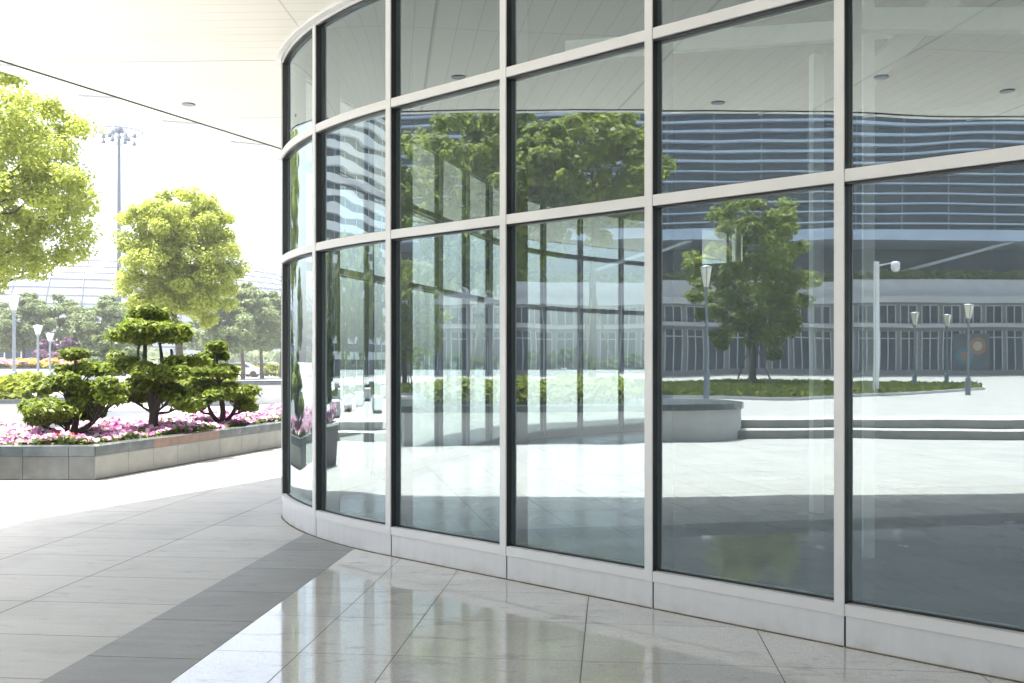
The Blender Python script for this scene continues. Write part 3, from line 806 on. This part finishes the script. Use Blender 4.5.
# low planters behind
def low_planter(name, P, Q, th, h, label, hed=None, cap='cap', wall='stone_w'):
    P, Q = np.array(P, float), np.array(Q, float); d = (Q - P) / np.linalg.norm(Q - P); n = np.array([-d[1], d[0]]) * th
    rt = empty(name, (P[0], P[1], 0), label, 'planter')
    L = np.linalg.norm(Q - P); rz = math.atan2(d[1], d[0]); rt.rotation_euler = (0, 0, rz)
    mb = MB(); t = .25
    mb.prism([(0, 0), (L, 0), (L, t), (0, t)], 0, h - .1); mb.prism([(0, th - t), (L, th - t), (L, th), (0, th)], 0, h - .1)
    mb.prism([(0, t + .001), (t, t + .001), (t, th - t - .001), (0, th - t - .001)], 0, h - .1); mb.prism([(L - t, t + .001), (L, t + .001), (L, th - t - .001), (L - t, th - t - .001)], 0, h - .1)
    mb.build('wall', M[wall], rt)
    mb = MB(); e = .03
    mb.prism([(-e, -e), (L + e, -e), (L + e, t + .02), (-e, t + .02)], h - .1, h); mb.prism([(-e, th - t - .02), (L + e, th - t - .02), (L + e, th + e), (-e, th + e)], h - .1, h)
    mb.prism([(-e, t + .022), (t + .02, t + .022), (t + .02, th - t - .022), (-e, th - t - .022)], h - .1, h - .002); mb.prism([(L - t - .02, t + .022), (L + e, t + .022), (L + e, th - t - .022), (L - t - .02, th - t - .022)], h - .1, h - .002)
    mb.build('coping', M[cap], rt)
    mb = MB(); mb.prism([(t + .001, t + .001), (L - t - .001, t + .001), (L - t - .001, th - t - .001), (t + .001, th - t - .001)], .02, h - .12); mb.build('soil', M['soil'], rt)
    return rt
zl = zground(431)
a, b = direct(-160, zl + .5), direct(27, zl)
low_planter('low_planter', a, b, 2.2, .72, 'long pale planter wall with dark cap left behind the clipped trees')
hedge('clipped_hedge', [(a[0] + .3, a[1] + 1.0), (b[0] - .2, b[1] + 1.0)], 1.5, .62, .72, M['lf_hedge'], 'yellow green hedge in the pale planter at the left edge', 'hedge', 900, .10)
zr = zground(407)
a, b = direct(150, zr), direct(330, zr + 3)
low_planter('low_planter', a, b, 3.0, .82, 'pale planter wall between the right clipped tree and the building')
hedge('clipped_hedge', [(a[0] - .5, a[1] + 1.3), (a[0] + 2.5, a[1] + 1.3)], 1.5, .7, .45, M['lf_hedge'], 'short hedge behind the tallest clipped tree', 'hedge', 500, .12)
zq = 80.0
a, b = direct(-60, zq), direct(82, zq)
low_planter('low_planter', a, b, 5.5, 1.05, 'long white planter far behind the lamp posts')
flower_carpet('flower_strip', [(a[0] + .5, a[1] + .4), (b[0] - .5, b[1] + .4), (b[0] - .5, b[1] + 4), (a[0] + .5, a[1] + 4)], .95, .75, 3500, 3500, .28, ['p_orange', 'p_orange', 'p_pink'], 'yellow and orange flowers along the far white planter', 'flowers', .3, leafm='lf_hedge')
a, b = direct(-40, 96), direct(56, 96)
low_planter('low_planter', a, b, 3, 1.9, 'farthest raised white planter behind the yellow flowers')
# purple bush and blue conifer
x, y = direct(57, 84)
make_tree('purple_bush', (x, y, 0), 'round purple bush beside the far white planter', 'shrub', M['lf_purple'], (0, 0, 1.9), (1.7, 1.5, 1.9), .4, 20, 4200, .22, None, 41, .08, clump_r=.36)
x, y = direct(112, 70)
make_tree('dark_conifer', (x, y, 0), 'small dark spreading conifer between the two left clipped trees', 'shrub', M['lf_cyp'], (0, 0, 2.0), (2.3, 2.0, 1.6), .5, 24, 4200, .22, None, 42, .09, clump_r=.3, flat=.4)
x, y = direct(209, 62)

# lamp posts: tulip lantern on a post with a thick foot
def make_lamp(loc, label, h, group):
    rt = empty('street_lamp', loc, label, 'street lamp', group)
    mb = MB(); mb.lathe((0, 0, 0), [(.17, 0), (.17, .95), (.14, 1.0), (.10, 1.04)], 14); mb.build('base', M['steel'], rt)
    mb = MB(); mb.lathe((0, 0, 1.04), [(.085, 0), (.075, h - 2.0)], 12); mb.build('pole', M['steel'], rt)
    mb = MB(); mb.lathe((0, 0, h - .97), [(.09, 0), (.12, .1), (.14, .16)], 12)
    for kq in range(4):
        t = kq * math.pi / 2; c, s_ = math.cos(t), math.sin(t)
        mb.beam((c * .14, s_ * .14, h - .82), (c * .33, s_ * .33, h - .06), .03, .03)
    mb.build('lantern_cage', M['steel'], rt)
    mb = MB(); mb.lathe((0, 0, h - .80), [(.13, 0), (.20, .25), (.29, .66), (.29, .70)], 16); mb.build('lantern', M['lantern'], rt)
    mb = MB(); mb.lathe((0, 0, h - .098), [(.33, 0), (.34, .03), (.25, .07), (.05, .1)], 16); mb.build('lantern_cap', M['steel_l'], rt)
    return rt
GL = 'street lamps with tulip lanterns'
zz_ = zground(391); lp = make_lamp((*direct(14, zz_), 0), 'tall grey street lamp under the large bright tree', hgt(295, zz_), GL)
zz_ = 70; dup(lp, (*direct(38, zz_), 0), 'slim street lamp with cream lantern left of the low clipped tree', .3, (1, 1, hgt(325, zz_) / hgt(295, zground(391))))
zz_ = 78; dup(lp, (*direct(50, zz_), 0), 'smaller farther street lamp beside the purple bush', .3, (1, 1, hgt(333, zz_) / hgt(295, zground(391))))
for px, zv, top, lb in ((706, 40, 265, 'street lamp before the staked tree, seen in the second large pane'), (915, 54, 312, 'left one of three street lamps seen in the rightmost pane'), (947, 58, 314, 'middle one of three street lamps seen in the rightmost pane'), (968, 46, 304, 'right and nearest of three street lamps seen in the rightmost pane')):
    dup(lp, (*mirrored(px, zv), 0), lb, .2, (.72, .72, hgt(top, zv) / hgt(295, zground(391))))
# camera pole seen in the glass
zv = 46; x, y = mirrored(876, zv); hh = hgt(262, zv)
rt = empty('camera_pole', (x, y, 0), 'plain white pole with a dome camera near the terrace building', 'camera pole')
mb = MB(); mb.lathe((0, 0, 0), [(.14, 0), (.13, hh)], 14); mb.build('pole', M['white'], rt)
mb = MB(); mb.beam((.1, 0, hh - .2), (.75, -.5, hh - .1), .06, .06); mb.build('arm', M['white'], rt)
mb = MB(); mb.lathe((.8, -.53, hh - .55), [(.02, 0), (.15, .05), (.2, .16), (.2, .42), (.1, .5)], 14); mb.build('dome_camera', M['white'], rt)

# high mast floodlight
zm = 112.0; x, y = direct(119, zm); hm = hgt(128, zm)
rt = empty('high_mast_light', (x, y, 0), 'very tall floodlight mast with a ring of lamps', 'light mast')
mb = MB(); mb.lathe((0, 0, 0), [(.30, 0), (.17, hm)], 14); mb.build('pole', M['mast'], rt)
mb = MB()
rg = [(2.5 * math.cos(t), 2.5 * math.sin(t), hm - .4) for t in np.linspace(0, 2 * math.pi, 33)]
mb.tube(rg, .07, 6)
for t in np.linspace(0, 2 * math.pi, 9)[:-1]: mb.beam((.2 * math.cos(t), .2 * math.sin(t), hm - .4), (2.2 * math.cos(t), 2.2 * math.sin(t), hm - .4), .07, .07)
mb.lathe((0, 0, hm - .5), [(.5, 0), (.5, .4), (.2, .7), (.05, .8)], 12); mb.build('lamp_ring', M['mast'], rt)
for i, t in enumerate(np.linspace(0, 2 * math.pi, 17)[:-1]):
    c, s_ = math.cos(t), math.sin(t)
    mb = MB(); mb.lathe((c * (1.0 if i % 2 else 1.75), s_ * (1.0 if i % 2 else 1.75), hm - 1.15 - .3 * (i % 3)), [(.1, 0), (.24, .07), (.22, .2), (.12, .5), (.05, .6)], 10)
    mb.build('floodlight', M['mast'], rt)

# stadium with ribbed roof
zs = 230.0
rt = empty('stadium', (*direct(40, zs), 0), 'huge pale stadium with curved ribbed roof on the horizon', 'stadium')
cxs, cys = direct(20, zs)[0], 0
prof = [(74, 3), (76, 9), (75, 15), (71, 21), (64, 26), (54, 30), (42, 33)]
mb = MB(); nA = 96
vs = [(r * math.cos(2 * math.pi * j / nA) - 22, r * .8 * math.sin(2 * math.pi * j / nA) + 58, z) for r, z in prof for j in range(nA)]
mb.add(vs, [(i * nA + j, i * nA + (j + 1) % nA, i * nA + nA + (j + 1) % nA, i * nA + nA + j) for i in range(len(prof) - 1) for j in range(nA)], 0, True)
mb.build('roof_shell', M['stad'], rt)
for r, z in [(p0 * (1 - f) + p1 * f, q0 * (1 - f) + q1 * f) for (p0, q0), (p1, q1) in zip(prof[:-1], prof[1:]) for f in (0, .33, .66)]:
    mb = MB(); mb.tube([((r + .15) * math.cos(t) - 22, (r + .15) * .8 * math.sin(t) + 58, z) for t in np.linspace(-math.pi, 0, 49)], .16, 4); mb.build('roof_ring', M['stadrib'], rt)
for t in np.linspace(-math.pi * .98, -.02, 30):
    mb = MB(); mb.tube([((r + .3) * math.cos(t + i * .012) - 22, (r + .3) * .8 * math.sin(t + i * .012) + 58, z) for i, (r, z) in enumerate(prof)], .14, 4); mb.build('roof_rib', M['stadrib'], rt)
mb = MB(); mb.lathe((0, 0, 0), [(70, 0), (70, 3)], 64)
for i, v in enumerate(mb.v): mb.v[i] = (v[0] - 22, v[1] * .8 + 58, v[2])
mb.build('base_wall', M['dglass'], rt)

# glass pavilion with white roof at far left
zp = 118; rt = empty('pavilion', (*direct(10, zp), 0), 'low glass pavilion with white curved roof at the far left', 'pavilion')
mb = MB(); mb.box((-6, 0, 1.9), (26, 6, 3.8)); mb.build('glazed_wall', M['dglass'], rt)
for i in range(14): 
    mb = MB(); mb.box((-18.6 + i * 1.95, -3.06, 1.95), (.14, .1, 3.9)); mb.build('post', M['steel_l'], rt)
mb = MB(); pr = [(-19.5 + 27 * i / 16, 3.9 + 1.6 * math.sin(math.pi * i / 16)) for i in range(17)]
vs = [(px_, yy_, pz_ + dz) for dz in (0, .4) for yy_ in (-4, 4) for px_, pz_ in pr]
for (o_a, o_b, fl_) in ((0, 17, 1), (34, 51, 0), (0, 34, 0), (17, 51, 1)): mb.add(vs, [((o_a + i, o_a + i + 1, o_b + i + 1, o_b + i) if not fl_ else (o_a + i, o_b + i, o_b + i + 1, o_a + i + 1)) for i in range(16)])
mb.build('roof', M['white'], rt)
zp = 108; rt = empty('white_tent', (*direct(72, zp), 0), 'small white vaulted canopy among the far trees', 'canopy')
mb = MB(); pr = [(-2.6 + 5.2 * i / 14, 4.0 + .9 * math.sin(math.pi * i / 14)) for i in range(15)]
vs = [(a_, yy_, b_ + dz) for dz in (0, .12) for yy_ in (-2.2, 2.2) for a_, b_ in pr]
for o_a, o_b in ((0, 15), (30, 45), (0, 30), (15, 45)): mb.add(vs, [(o_a + i, o_a + i + 1, o_b + i + 1, o_b + i) for i in range(14)])
mb.build('vault', M['white'], rt)
for sx in (-2.5, 2.5):
    for sy in (-2.1, 2.1):
        mb = MB(); mb.tube([(sx, sy, 0), (sx, sy, 4.02)], .08, 8); mb.build('leg', M['steel_l'], rt)

# parked cars near the building edge
def make_car(loc, rz, label, paint):
    rt = empty('parked_car', loc, label, 'car', 'cars parked beyond the right planter', rz)
    L, W = 4.4, 1.75
    prof = [(-2.2, .35), (-2.2, .75), (-2.05, .92), (-1.5, .97), (-.9, 1.38), (-.3, 1.47), (.6, 1.44), (1.35, 1.02), (1.9, .93), (2.18, .75), (2.2, .35)]
    mb = MB(); n = len(prof); sec = []
    for yy_, sc in ((-W / 2, .0), (-W / 2 + .12, .0), (W / 2 - .12, 0), (W / 2, 0)):
        for (a_, b_) in prof:
            k_ = max(0, b_ - .95) * .45 if abs(yy_) > W / 2 - .05 else 0
            sec.append((a_, yy_ - math.copysign(k_, yy_), b_ - (.03 if abs(yy_) > W / 2 - .05 else 0)))
    for q in range(3): mb.add(sec, [(q * n + i, q * n + i + 1, q * n + n + i + 1, q * n + n + i) for i in range(n - 1)] + [(q * n + n - 1, q * n, q * n + n, q * n + 2 * n - 1)], 0)
    mb.add(sec[:n], [tuple(range(n))], 0); mb.add(sec[3 * n:], [tuple(range(n))[::-1]], 0)
    mb.build('body', M['carp'][paint], rt)
    mb = MB()
    for sg in (-1, 1):
        y0, y1 = sg * (W / 2 + .004), sg * (W / 2 - .16)
        vs = [(-1.3, y0, .99), (1.15, y0, .99), (.55, y1 + sg * .012, 1.36), (-.85, y1 + sg * .012, 1.34)]
        mb.add(vs, [(0, 1, 2, 3) if sg < 0 else (3, 2, 1, 0)])
    mb.add([(1.33, -.7, 1.055), (1.33, .7, 1.055), (.64, .6, 1.445), (.64, -.6, 1.445)], [(0, 1, 2, 3)])
    mb.add([(-1.48, -.7, 1.0), (-1.48, .7, 1.0), (-.92, .6, 1.39), (-.92, -.6, 1.39)], [(3, 2, 1, 0)])
    mb.build('windows', M['cglass'], rt)
    for sx in (-1.35, 1.4):
        for sy in (-1, 1):
            mb = MB(); mb.tube([(sx, sy * (W / 2 - .2), .32), (sx, sy * (W / 2 + .01), .32)], .32, 16); mb.build('wheel', M['tyre'], rt)
    for sy in (-1, 1):
        mb = MB(); mb.box((2.17, sy * .62, .70), (.1, .34, .14), 0, 0, .02); mb.build('headlight', M['lantern'], rt)
    return rt
for px, z, rz, c, lb in ((240, 98, .1, 'silver', 'silver car parked left of the two near the building edge'), (262, 104, .15, 'white', 'small white car parked under the far tree row'), (268, 110, 2.9, 'white', 'white car parked nearest the glass edge')):
    make_car((*direct(px, z), 0), rz, lb, c)
a, b = direct(196, 100), direct(300, 104)
hedge('clipped_hedge', [a, b], 2.4, 0, 1.35, M['lf_hedge'], 'long yellow green hedge under the far trees at the right', 'hedge', 260, .3)

# ================================================================== WHAT THE GLASS MIRRORS (left of the camera)
# two broad steps
st_px = [(310, 20), (345, 20), (392, 20.0), (450, 20.2), (520, 20.4), (600, 20.5), (700, 20.6), (800, 20.6), (900, 20.6), (1020, 20.6)]
fr = [mirrored(px, z) for px, z in st_px]
fr = [(fr[0][0] - 3, fr[0][1] + 6)] + fr + [(fr[-1][0] - .5, fr[-1][1] - 25)]
def lift(poly, d): return offs(poly, d)
sgn = 1 if offs(fr, 1)[5][0] < fr[5][0] else -1
rt = empty('plaza_steps', (*fr[5], 0), 'two long low stone steps along the open plaza', 'steps')
for i in range(2):
    mb = MB(); A_, B_ = offs(fr, sgn * (i * .75)), offs(fr, sgn * (i * .75 + (.72 if i == 0 else 1.6)))
    mb.band(A_, B_, 0, .17 * (i + 1), 0, 1); o = mb.build('step', [M['stone_w'], M['stone_l']], rt); o.data.transform(Matrix.Translation((-fr[5][0], -fr[5][1], 0)))  # risers in darker stone than the treads: shade put into the colour
# round ended planter with hedge
c1_, c2_ = np.array(mirrored(700, 21.5)), np.array(mirrored(330 + 70, 20.5))
dd = (c2_ - c1_) / np.linalg.norm(c2_ - c1_); nn = np.array([-dd[1], dd[0]])
rp = 1.6
def stadium_poly(r, L0, L1):
    pts = []
    for t in np.linspace(-math.pi / 2, math.pi / 2, 14): pts.append(c1_ + dd * L0 - dd * r * math.cos(t) + nn * r * math.sin(t))
    return [tuple(p) for p in pts] + [tuple(c2_ + dd * L1 + nn * r), tuple(c2_ + dd * L1 - nn * r)]
rt = empty('round_ended_planter', (*c1_, 0), 'long round ended stone planter with a yellow green hedge', 'planter')
def rp_(mb, nm, mt): o = mb.build(nm, mt, rt); o.data.transform(Matrix.Translation((-c1_[0], -c1_[1], 0)))
mb = MB(); mb.prism(stadium_poly(rp, rp * .5, 0), 0, .62); rp_(mb, 'wall', M['stone_w'])
mb = MB(); mb.prism(stadium_poly(rp + .06, rp * .5, .06), .62, .74); rp_(mb, 'coping', M['cap'])
hedge('clipped_hedge', [tuple(c1_ + dd * 1.6), tuple(c2_ - dd * .5)], 2.0, .74, .55, M['lf_hedge'], 'yellow green hedge in the round ended planter', 'hedge', 900, .10)
# box planter with cypress and pink flowers
bx, by = mirrored(329, 15.5)
rt = empty('box_planter', (bx, by, 0), 'square dark grey planter box on the sunny plaza', 'planter', rz=.5)
mb = MB(); mb.add([(sx * w_, sy * w_, z_) for z_, w_ in ((0, .36), (.62, .48)) for sx, sy in ((-1, -1), (1, -1), (1, 1), (-1, 1))], [(0, 1, 5, 4), (1, 2, 6, 5), (2, 3, 7, 6), (3, 0, 4, 7), (3, 2, 1, 0)])
mb.build('box', M['stone_d'], rt)
mb = MB(); q_ = [(-.5, -.5), (.5, -.5), (.5, .5), (-.5, .5)]; i_ = [(a * .8, b * .8) for a, b in q_]
mb.band([p for p in q_[::-1]] + [q_[3]], [p for p in i_[::-1]] + [i_[3]], .62, .66); mb.build('rim', M['white'], rt)
mb = MB(); mb.prism(i_, .5, .6); mb.build('soil', M['soil'], rt)
flower_carpet('petunia_clump', [(bx + p[0], by + p[1]) for p in i_], .6, .3, 260, 170, .08, ['p_mag', 'p_pink', 'p_white'], 'pink flowers around the cypress in the box planter', 'flowers')
make_tree('cypress', (bx, by, .6), 'slim dark cypress growing in the box planter', 'tree', M['lf_cyp'], (0, 0, 1.05), (.3, .3, 1.0), .2, 30, 3800, .06, None, 51, .03, clump_r=.3)
# staked trees mirrored
GR = 'staked trees on the lawn side of the plaza'
zv = 46; x, y = mirrored(480, zv)
rA = make_tree('staked_tree', (x, y, 0), 'big leafy staked tree behind the round ended planter', 'tree', M['lf_mid'], (0, 0, hgt(200, zv)), (5.4, 5.0, 4.7), 4.2, 150, 21000, .19, GR, 61, .2, True, clump_r=.125)
zv = 44; x, y = mirrored(592, zv)
make_tree('staked_tree', (x, y, 0), 'leafy staked tree beside the big one, broad and ragged', 'tree', M['lf_mid'], (0, 0, hgt(172, zv)), (3.9, 3.6, 3.2), 5.6, 110, 14000, .18, GR, 62, .17, True, clump_r=.14)
zv = 60; x, y = mirrored(752, zv)
rB = make_tree('staked_tree', (x, y, 0), 'tall oval staked tree on the lawn before the terrace building', 'tree', M['lf_mid'], (0, 0, hgt(276, zv)), (4.2, 4.0, 5.3), 3.4, 150, 21000, .17, GR, 63, .2, True, clump_r=.125)
for i, (px, zv, sc, lb) in enumerate(((320, 44, .8, 'first tree of the grove ahead of the plaza'), (331, 52, .85, 'second tree of the grove, slightly farther'), (343, 47, .8, 'third tree of the grove, with pale crown'), (354, 58, .9, 'fourth tree of the grove, at the back'), (364, 50, .82, 'fifth tree of the grove beside stone cubes'), (376, 54, .85, 'sixth tree of the grove next to the big staked tree'), (404, 60, .8, 'tree behind the big leafy staked tree'), (300, 60, .75, 'lone tree on the far side of the grove'))):
    o = dup((rB, ft)[i % 2], (*mirrored(px, zv), 0), lb, i * .9, sc * (.85 if i % 2 == 0 else 1.25)); o['group'] = 'trees of the plaza grove'
# white stone cubes
cubes = [(322, 33), (328, 38), (336, 28), (340, 40), (348, 32), (352, 44), (360, 35), (368, 40), (378, 31), (384, 43), (337, 50), (372, 52)]
mb = MB(); mb.box((0, 0, .3), (1.3, 1.3, .42), 0, 0, .03); mb.box((0, 0, .045), (1.05, 1.05, .088), 0, 1)
cb = mb.build('stone_seat', [M['stone_w'], M['stone_d']]); tag(cb, 'x', 'seat', 'square stone seats in the grove')
for i, (px, zv) in enumerate(cubes):
    o = cb if i == 0 else cb.copy()
    if i: COL.objects.link(o)
    o.location = (*mirrored(px, zv), 0); o.rotation_euler = (0, 0, i * .4)
    o['label'] = 'pale square stone seat among the grove trees'
# lawn with kerb
lp_ = [mirrored(px, z) for px, z in ((330, 42), (400, 46), (480, 47), (560, 46), (640, 44), (720, 42), (800, 42), (900, 46), (985, 54), (985, 58), (900, 62), (800, 66), (690, 66), (560, 62), (450, 58), (340, 52))]
mb = MB(); mb.prism(lp_, 0, .13); tag(mb.build('lawn_kerb', M['concrete']), kind='structure')
c_ = np.array(lp_).mean(0); li = [tuple(c_ + (np.array(p) - c_) * .985) for p in lp_]
mb = MB(); mb.prism(li, .13, .16); tag(mb.build('lawn', M['lawn']), kind='structure')
q = sample(li, 16000); P = np.column_stack([q, np.full(len(q), .22)])
tag(leaves_mesh('lawn_grass', P, rng.normal(size=P.shape) * np.array([1, 1, .3]), .22, M['grass'], None), 'short grass on the lawn island', 'grass', kind='stuff')

# ---- terrace building opposite
pl = [mirrored(px, 114) for px in (1024, 400)]
P0, P1 = np.array(pl[0]), np.array(pl[1])
u_ = (P1 - P0) / np.linalg.norm(P1 - P0); P0 = P0 - u_ * 30; P1 = P1 + u_ * 4
LB = np.linalg.norm(P1 - P0); rz = math.atan2(u_[1], u_[0])
ob_ = empty('terrace_building', (P0[0], P0[1], 0), 'large opposite building with blue louvres over a planted terrace', 'building', rz=rz)
# local frame: x along the front, y<0 is behind or front?
fs = 1 if (np.array([-u_[1], u_[0]])).dot(-P0) > 0 else -1      # side that faces the plaza
def bowed(x): return fs * (3.0 * math.sin(math.pi * x / LB))      # gently bowed front
xs = np.linspace(0, LB, 41)
def frontline(d): return [(x, bowed(x) + fs * d) for x in xs]
def slab(nm, d0, d1, z0, z1, mt):
    mb = MB(); mb.band(frontline(d1), frontline(d0), z0, z1); return mb.build(nm, M[mt], ob_)
slab('base_course', -12, .8, 0, .45, 'stone_l')
slab('storefront_wall', -12, -.25, .452, 5.3, 'stone_l')
slab('ledge', -12, 1.6, 5.302, 5.75, 'concrete')
slab('clerestory_wall', -12, -.3, 5.752, 7.9, 'stone_l')
slab('ledge', -12, 2.2, 7.902, 8.6, 'concrete')
slab('parapet', -12, .6, 8.602, 10.5, 'concrete')
slab('recess_wall', -14, -9, 10.502, 15.0, 'dglass')
slab('soffit_slab', -14, .5, 15.002, 16.2, 'louvre')
slab('upper_wall', -14, -.9, 16.202, 44, 'dglass')
for i in range(24):
    zz0 = 16.9 + i * 1.12
    slab('louvre', -.8, -.05, zz0, zz0 + (.15 if i < 6 else .28), 'louvre')
for i in range(20):
    x = LB * (i + .5) / 20
    mb = MB(); mb.box((x, bowed(x) + fs * -.85, 29), (.16, .08, 25.4)); mb.build('louvre_post', M['steel'], ob_)
nw = 44
for i in range(nw):
    x = LB * (i + .5) / nw; w = LB / nw - .7
    for nm, z0, z1, dep in (('shop_window', .6, 4.9, -.2), ('clerestory_window', 5.9, 7.7, -.25)):
        mb = MB(); y = bowed(x) + fs * dep
        mb.box((x, y, (z0 + z1) / 2), (w, .06, z1 - z0), 0, 0)
        for dx in (-w / 2 - .06, 0, w / 2 + .06): mb.box((x + dx, y + fs * .05, (z0 + z1) / 2), (.12, .14, z1 - z0 + .1), 0, 1)
        mb.box((x, y + fs * .062, z1 - .75 if nm == 'shop_window' else z1 + .05), (w, .1, .12), 0, 1)
        mb.build(nm, [M['dglass'], M['steel_l']], ob_)
for pa, pb_ in ((872, 1010), (560, 690)):
    xa, xb = (np.array(mirrored(pa, 113)) - P0).dot(u_), (np.array(mirrored(pb_, 113)) - P0).dot(u_)
    mb = MB(); mb.tube([(xa, bowed(xa) - fs * 2, 10.6), (xb, bowed(xb) - fs * .8, 15.1)], .2, 8); mb.build('slanted_brace', M['steel_l'], ob_)
mb = MB(); mb.band(frontline(-14.002), frontline(-20), 0, 44); mb.build('rear_block', M['concrete'], ob_)
tp = [tuple(P0 + u_ * x + np.array([-u_[1], u_[0]]) * (bowed(x) - fs * 1.2)) for x in np.linspace(4, LB - 4, 30)]
hedge('terrace_planting', tp, 2.4, 10.4, 1.3, M['lf_mid'], 'green planting along the terrace of the louvred building', 'planting', 60, .5)
# added pale block: its white paint stands in for sunlit louvres
q0, q1 = np.array(mirrored(388, 118)), np.array(mirrored(312, 105))
uq = (q1 - q0) / np.linalg.norm(q1 - q0); LQ = np.linalg.norm(q1 - q0); fq = 1 if np.array([-uq[1], uq[0]]).dot(-q0) > 0 else -1
wb = empty('sunlit_louvre_standin', (q0[0], q0[1], 0), 'added pale block with white bands standing in for sunlit louvres', 'building', rz=math.atan2(uq[1], uq[0]))
mb = MB(); mb.box((LQ / 2, -fq * 9, 22), (LQ, 17, 44)); mb.build('wall', M['dglass'], wb)
for i in range(25):
    mb = MB(); mb.box((LQ / 2, -fq * .1, 2.2 + i * 1.7), (LQ + .4, 1.2, .85)); mb.build('white_band', M['white'], wb)
for i in range(7):
    mb = MB(); mb.box((LQ * (i + .5) / 7, fq * .55, 22), (.35, .1, 44)); mb.build('white_post', M['white'], wb)
# round colourful poster in one shop window
xw = None
pw = np.array(mirrored(964, 113)); xloc = (pw - P0).dot(u_)
mb = MB(); yb = bowed(xloc) + fs * .02
mb.box((xloc, yb, 2.6), (4.0, .05, 4.0), 0, 0)
ccol = [plain('poster_orange', (.40, .2, .1)), plain('poster_teal', (.08, .25, .28)), plain('poster_cream', (.7, .62, .45))]
for j, (dx, dz, r, m_) in enumerate(((-.7, .6, .95, 1), (.7, -.5, .95, 2), (-.7, .6, .5, 3), (.7, -.5, .5, 1))):
    vs = [(xloc + dx + r * math.cos(t), yb + fs * (.03 + .004 * j), 2.6 + dz + r * math.sin(t)) for t in np.linspace(0, 2 * math.pi, 25)[:-1]]
    mb.add(vs, [tuple(range(24)) if fs < 0 else tuple(range(24))[::-1]], m_)
mb.build('window_poster', [M['core']] + ccol, ob_)

# ================================================================== LIGHT, AIR, CAMERA
hz = MB(); hz.box((0, 90, 22), (420, 560, 46.0))
k = NT('pale_air'); vp = k.n('ShaderNodeVolumePrincipled'); vp.inputs['Color'].default_value = (.95, .97, 1, 1); vp.inputs['Density'].default_value = .0009
k.l(vp.outputs[0], k.out.inputs['Volume'])
tag(hz.build('haze', k.m), kind='stuff')
W = bpy.data.worlds.new('World'); S.world = W; W.use_nodes = True
nt = W.node_tree; bg = nt.nodes['Background']
sky = nt.nodes.new('ShaderNodeTexSky'); sky.sky_type = 'NISHITA'; sky.sun_disc = False
SUN = Vector((-1.5, .12, 5.0)).normalized()
sky.sun_elevation = math.asin(SUN.z); sky.sun_rotation = math.atan2(SUN.x, SUN.y)
sky.air_density = 1.0; sky.dust_density = 4.0; sky.ozone_density = 1.0
hs = nt.nodes.new('ShaderNodeHueSaturation'); hs.inputs['Saturation'].default_value = .7
nt.links.new(sky.outputs[0], hs.inputs['Color']); nt.links.new(hs.outputs[0], bg.inputs[0]); bg.inputs[1].default_value = .15
ld = bpy.data.lights.new('sun', 'SUN'); ld.energy = 4.5; ld.angle = R(.6); ld.color = (1, .96, .90)
lo = link('sun', ld); lo.rotation_euler = SUN.to_track_quat('Z', 'Y').to_euler()
cam = bpy.data.cameras.new('camera'); co = link('camera', cam); co.location = (0, 0, EYE); co.rotation_euler = (R(90), 0, 0)
cam.sensor_width = 36; cam.lens = 36 * F / 1024; cam.shift_y = (HY - 341.5) / 1024; cam.clip_end = 5000; cam.clip_start = .05
S.camera = co
S.view_settings.view_transform = 'Standard'; S.view_settings.look = 'None'; S.view_settings.gamma = 1
S.view_settings.exposure = 2.05
c = S.cycles; c.max_bounces = 10; c.diffuse_bounces = 4; c.glossy_bounces = 5; c.transmission_bounces = 4; c.transparent_max_bounces = 24
c.use_denoising = True; c.caustics_reflective = True; c.sample_clamp_indirect = 8
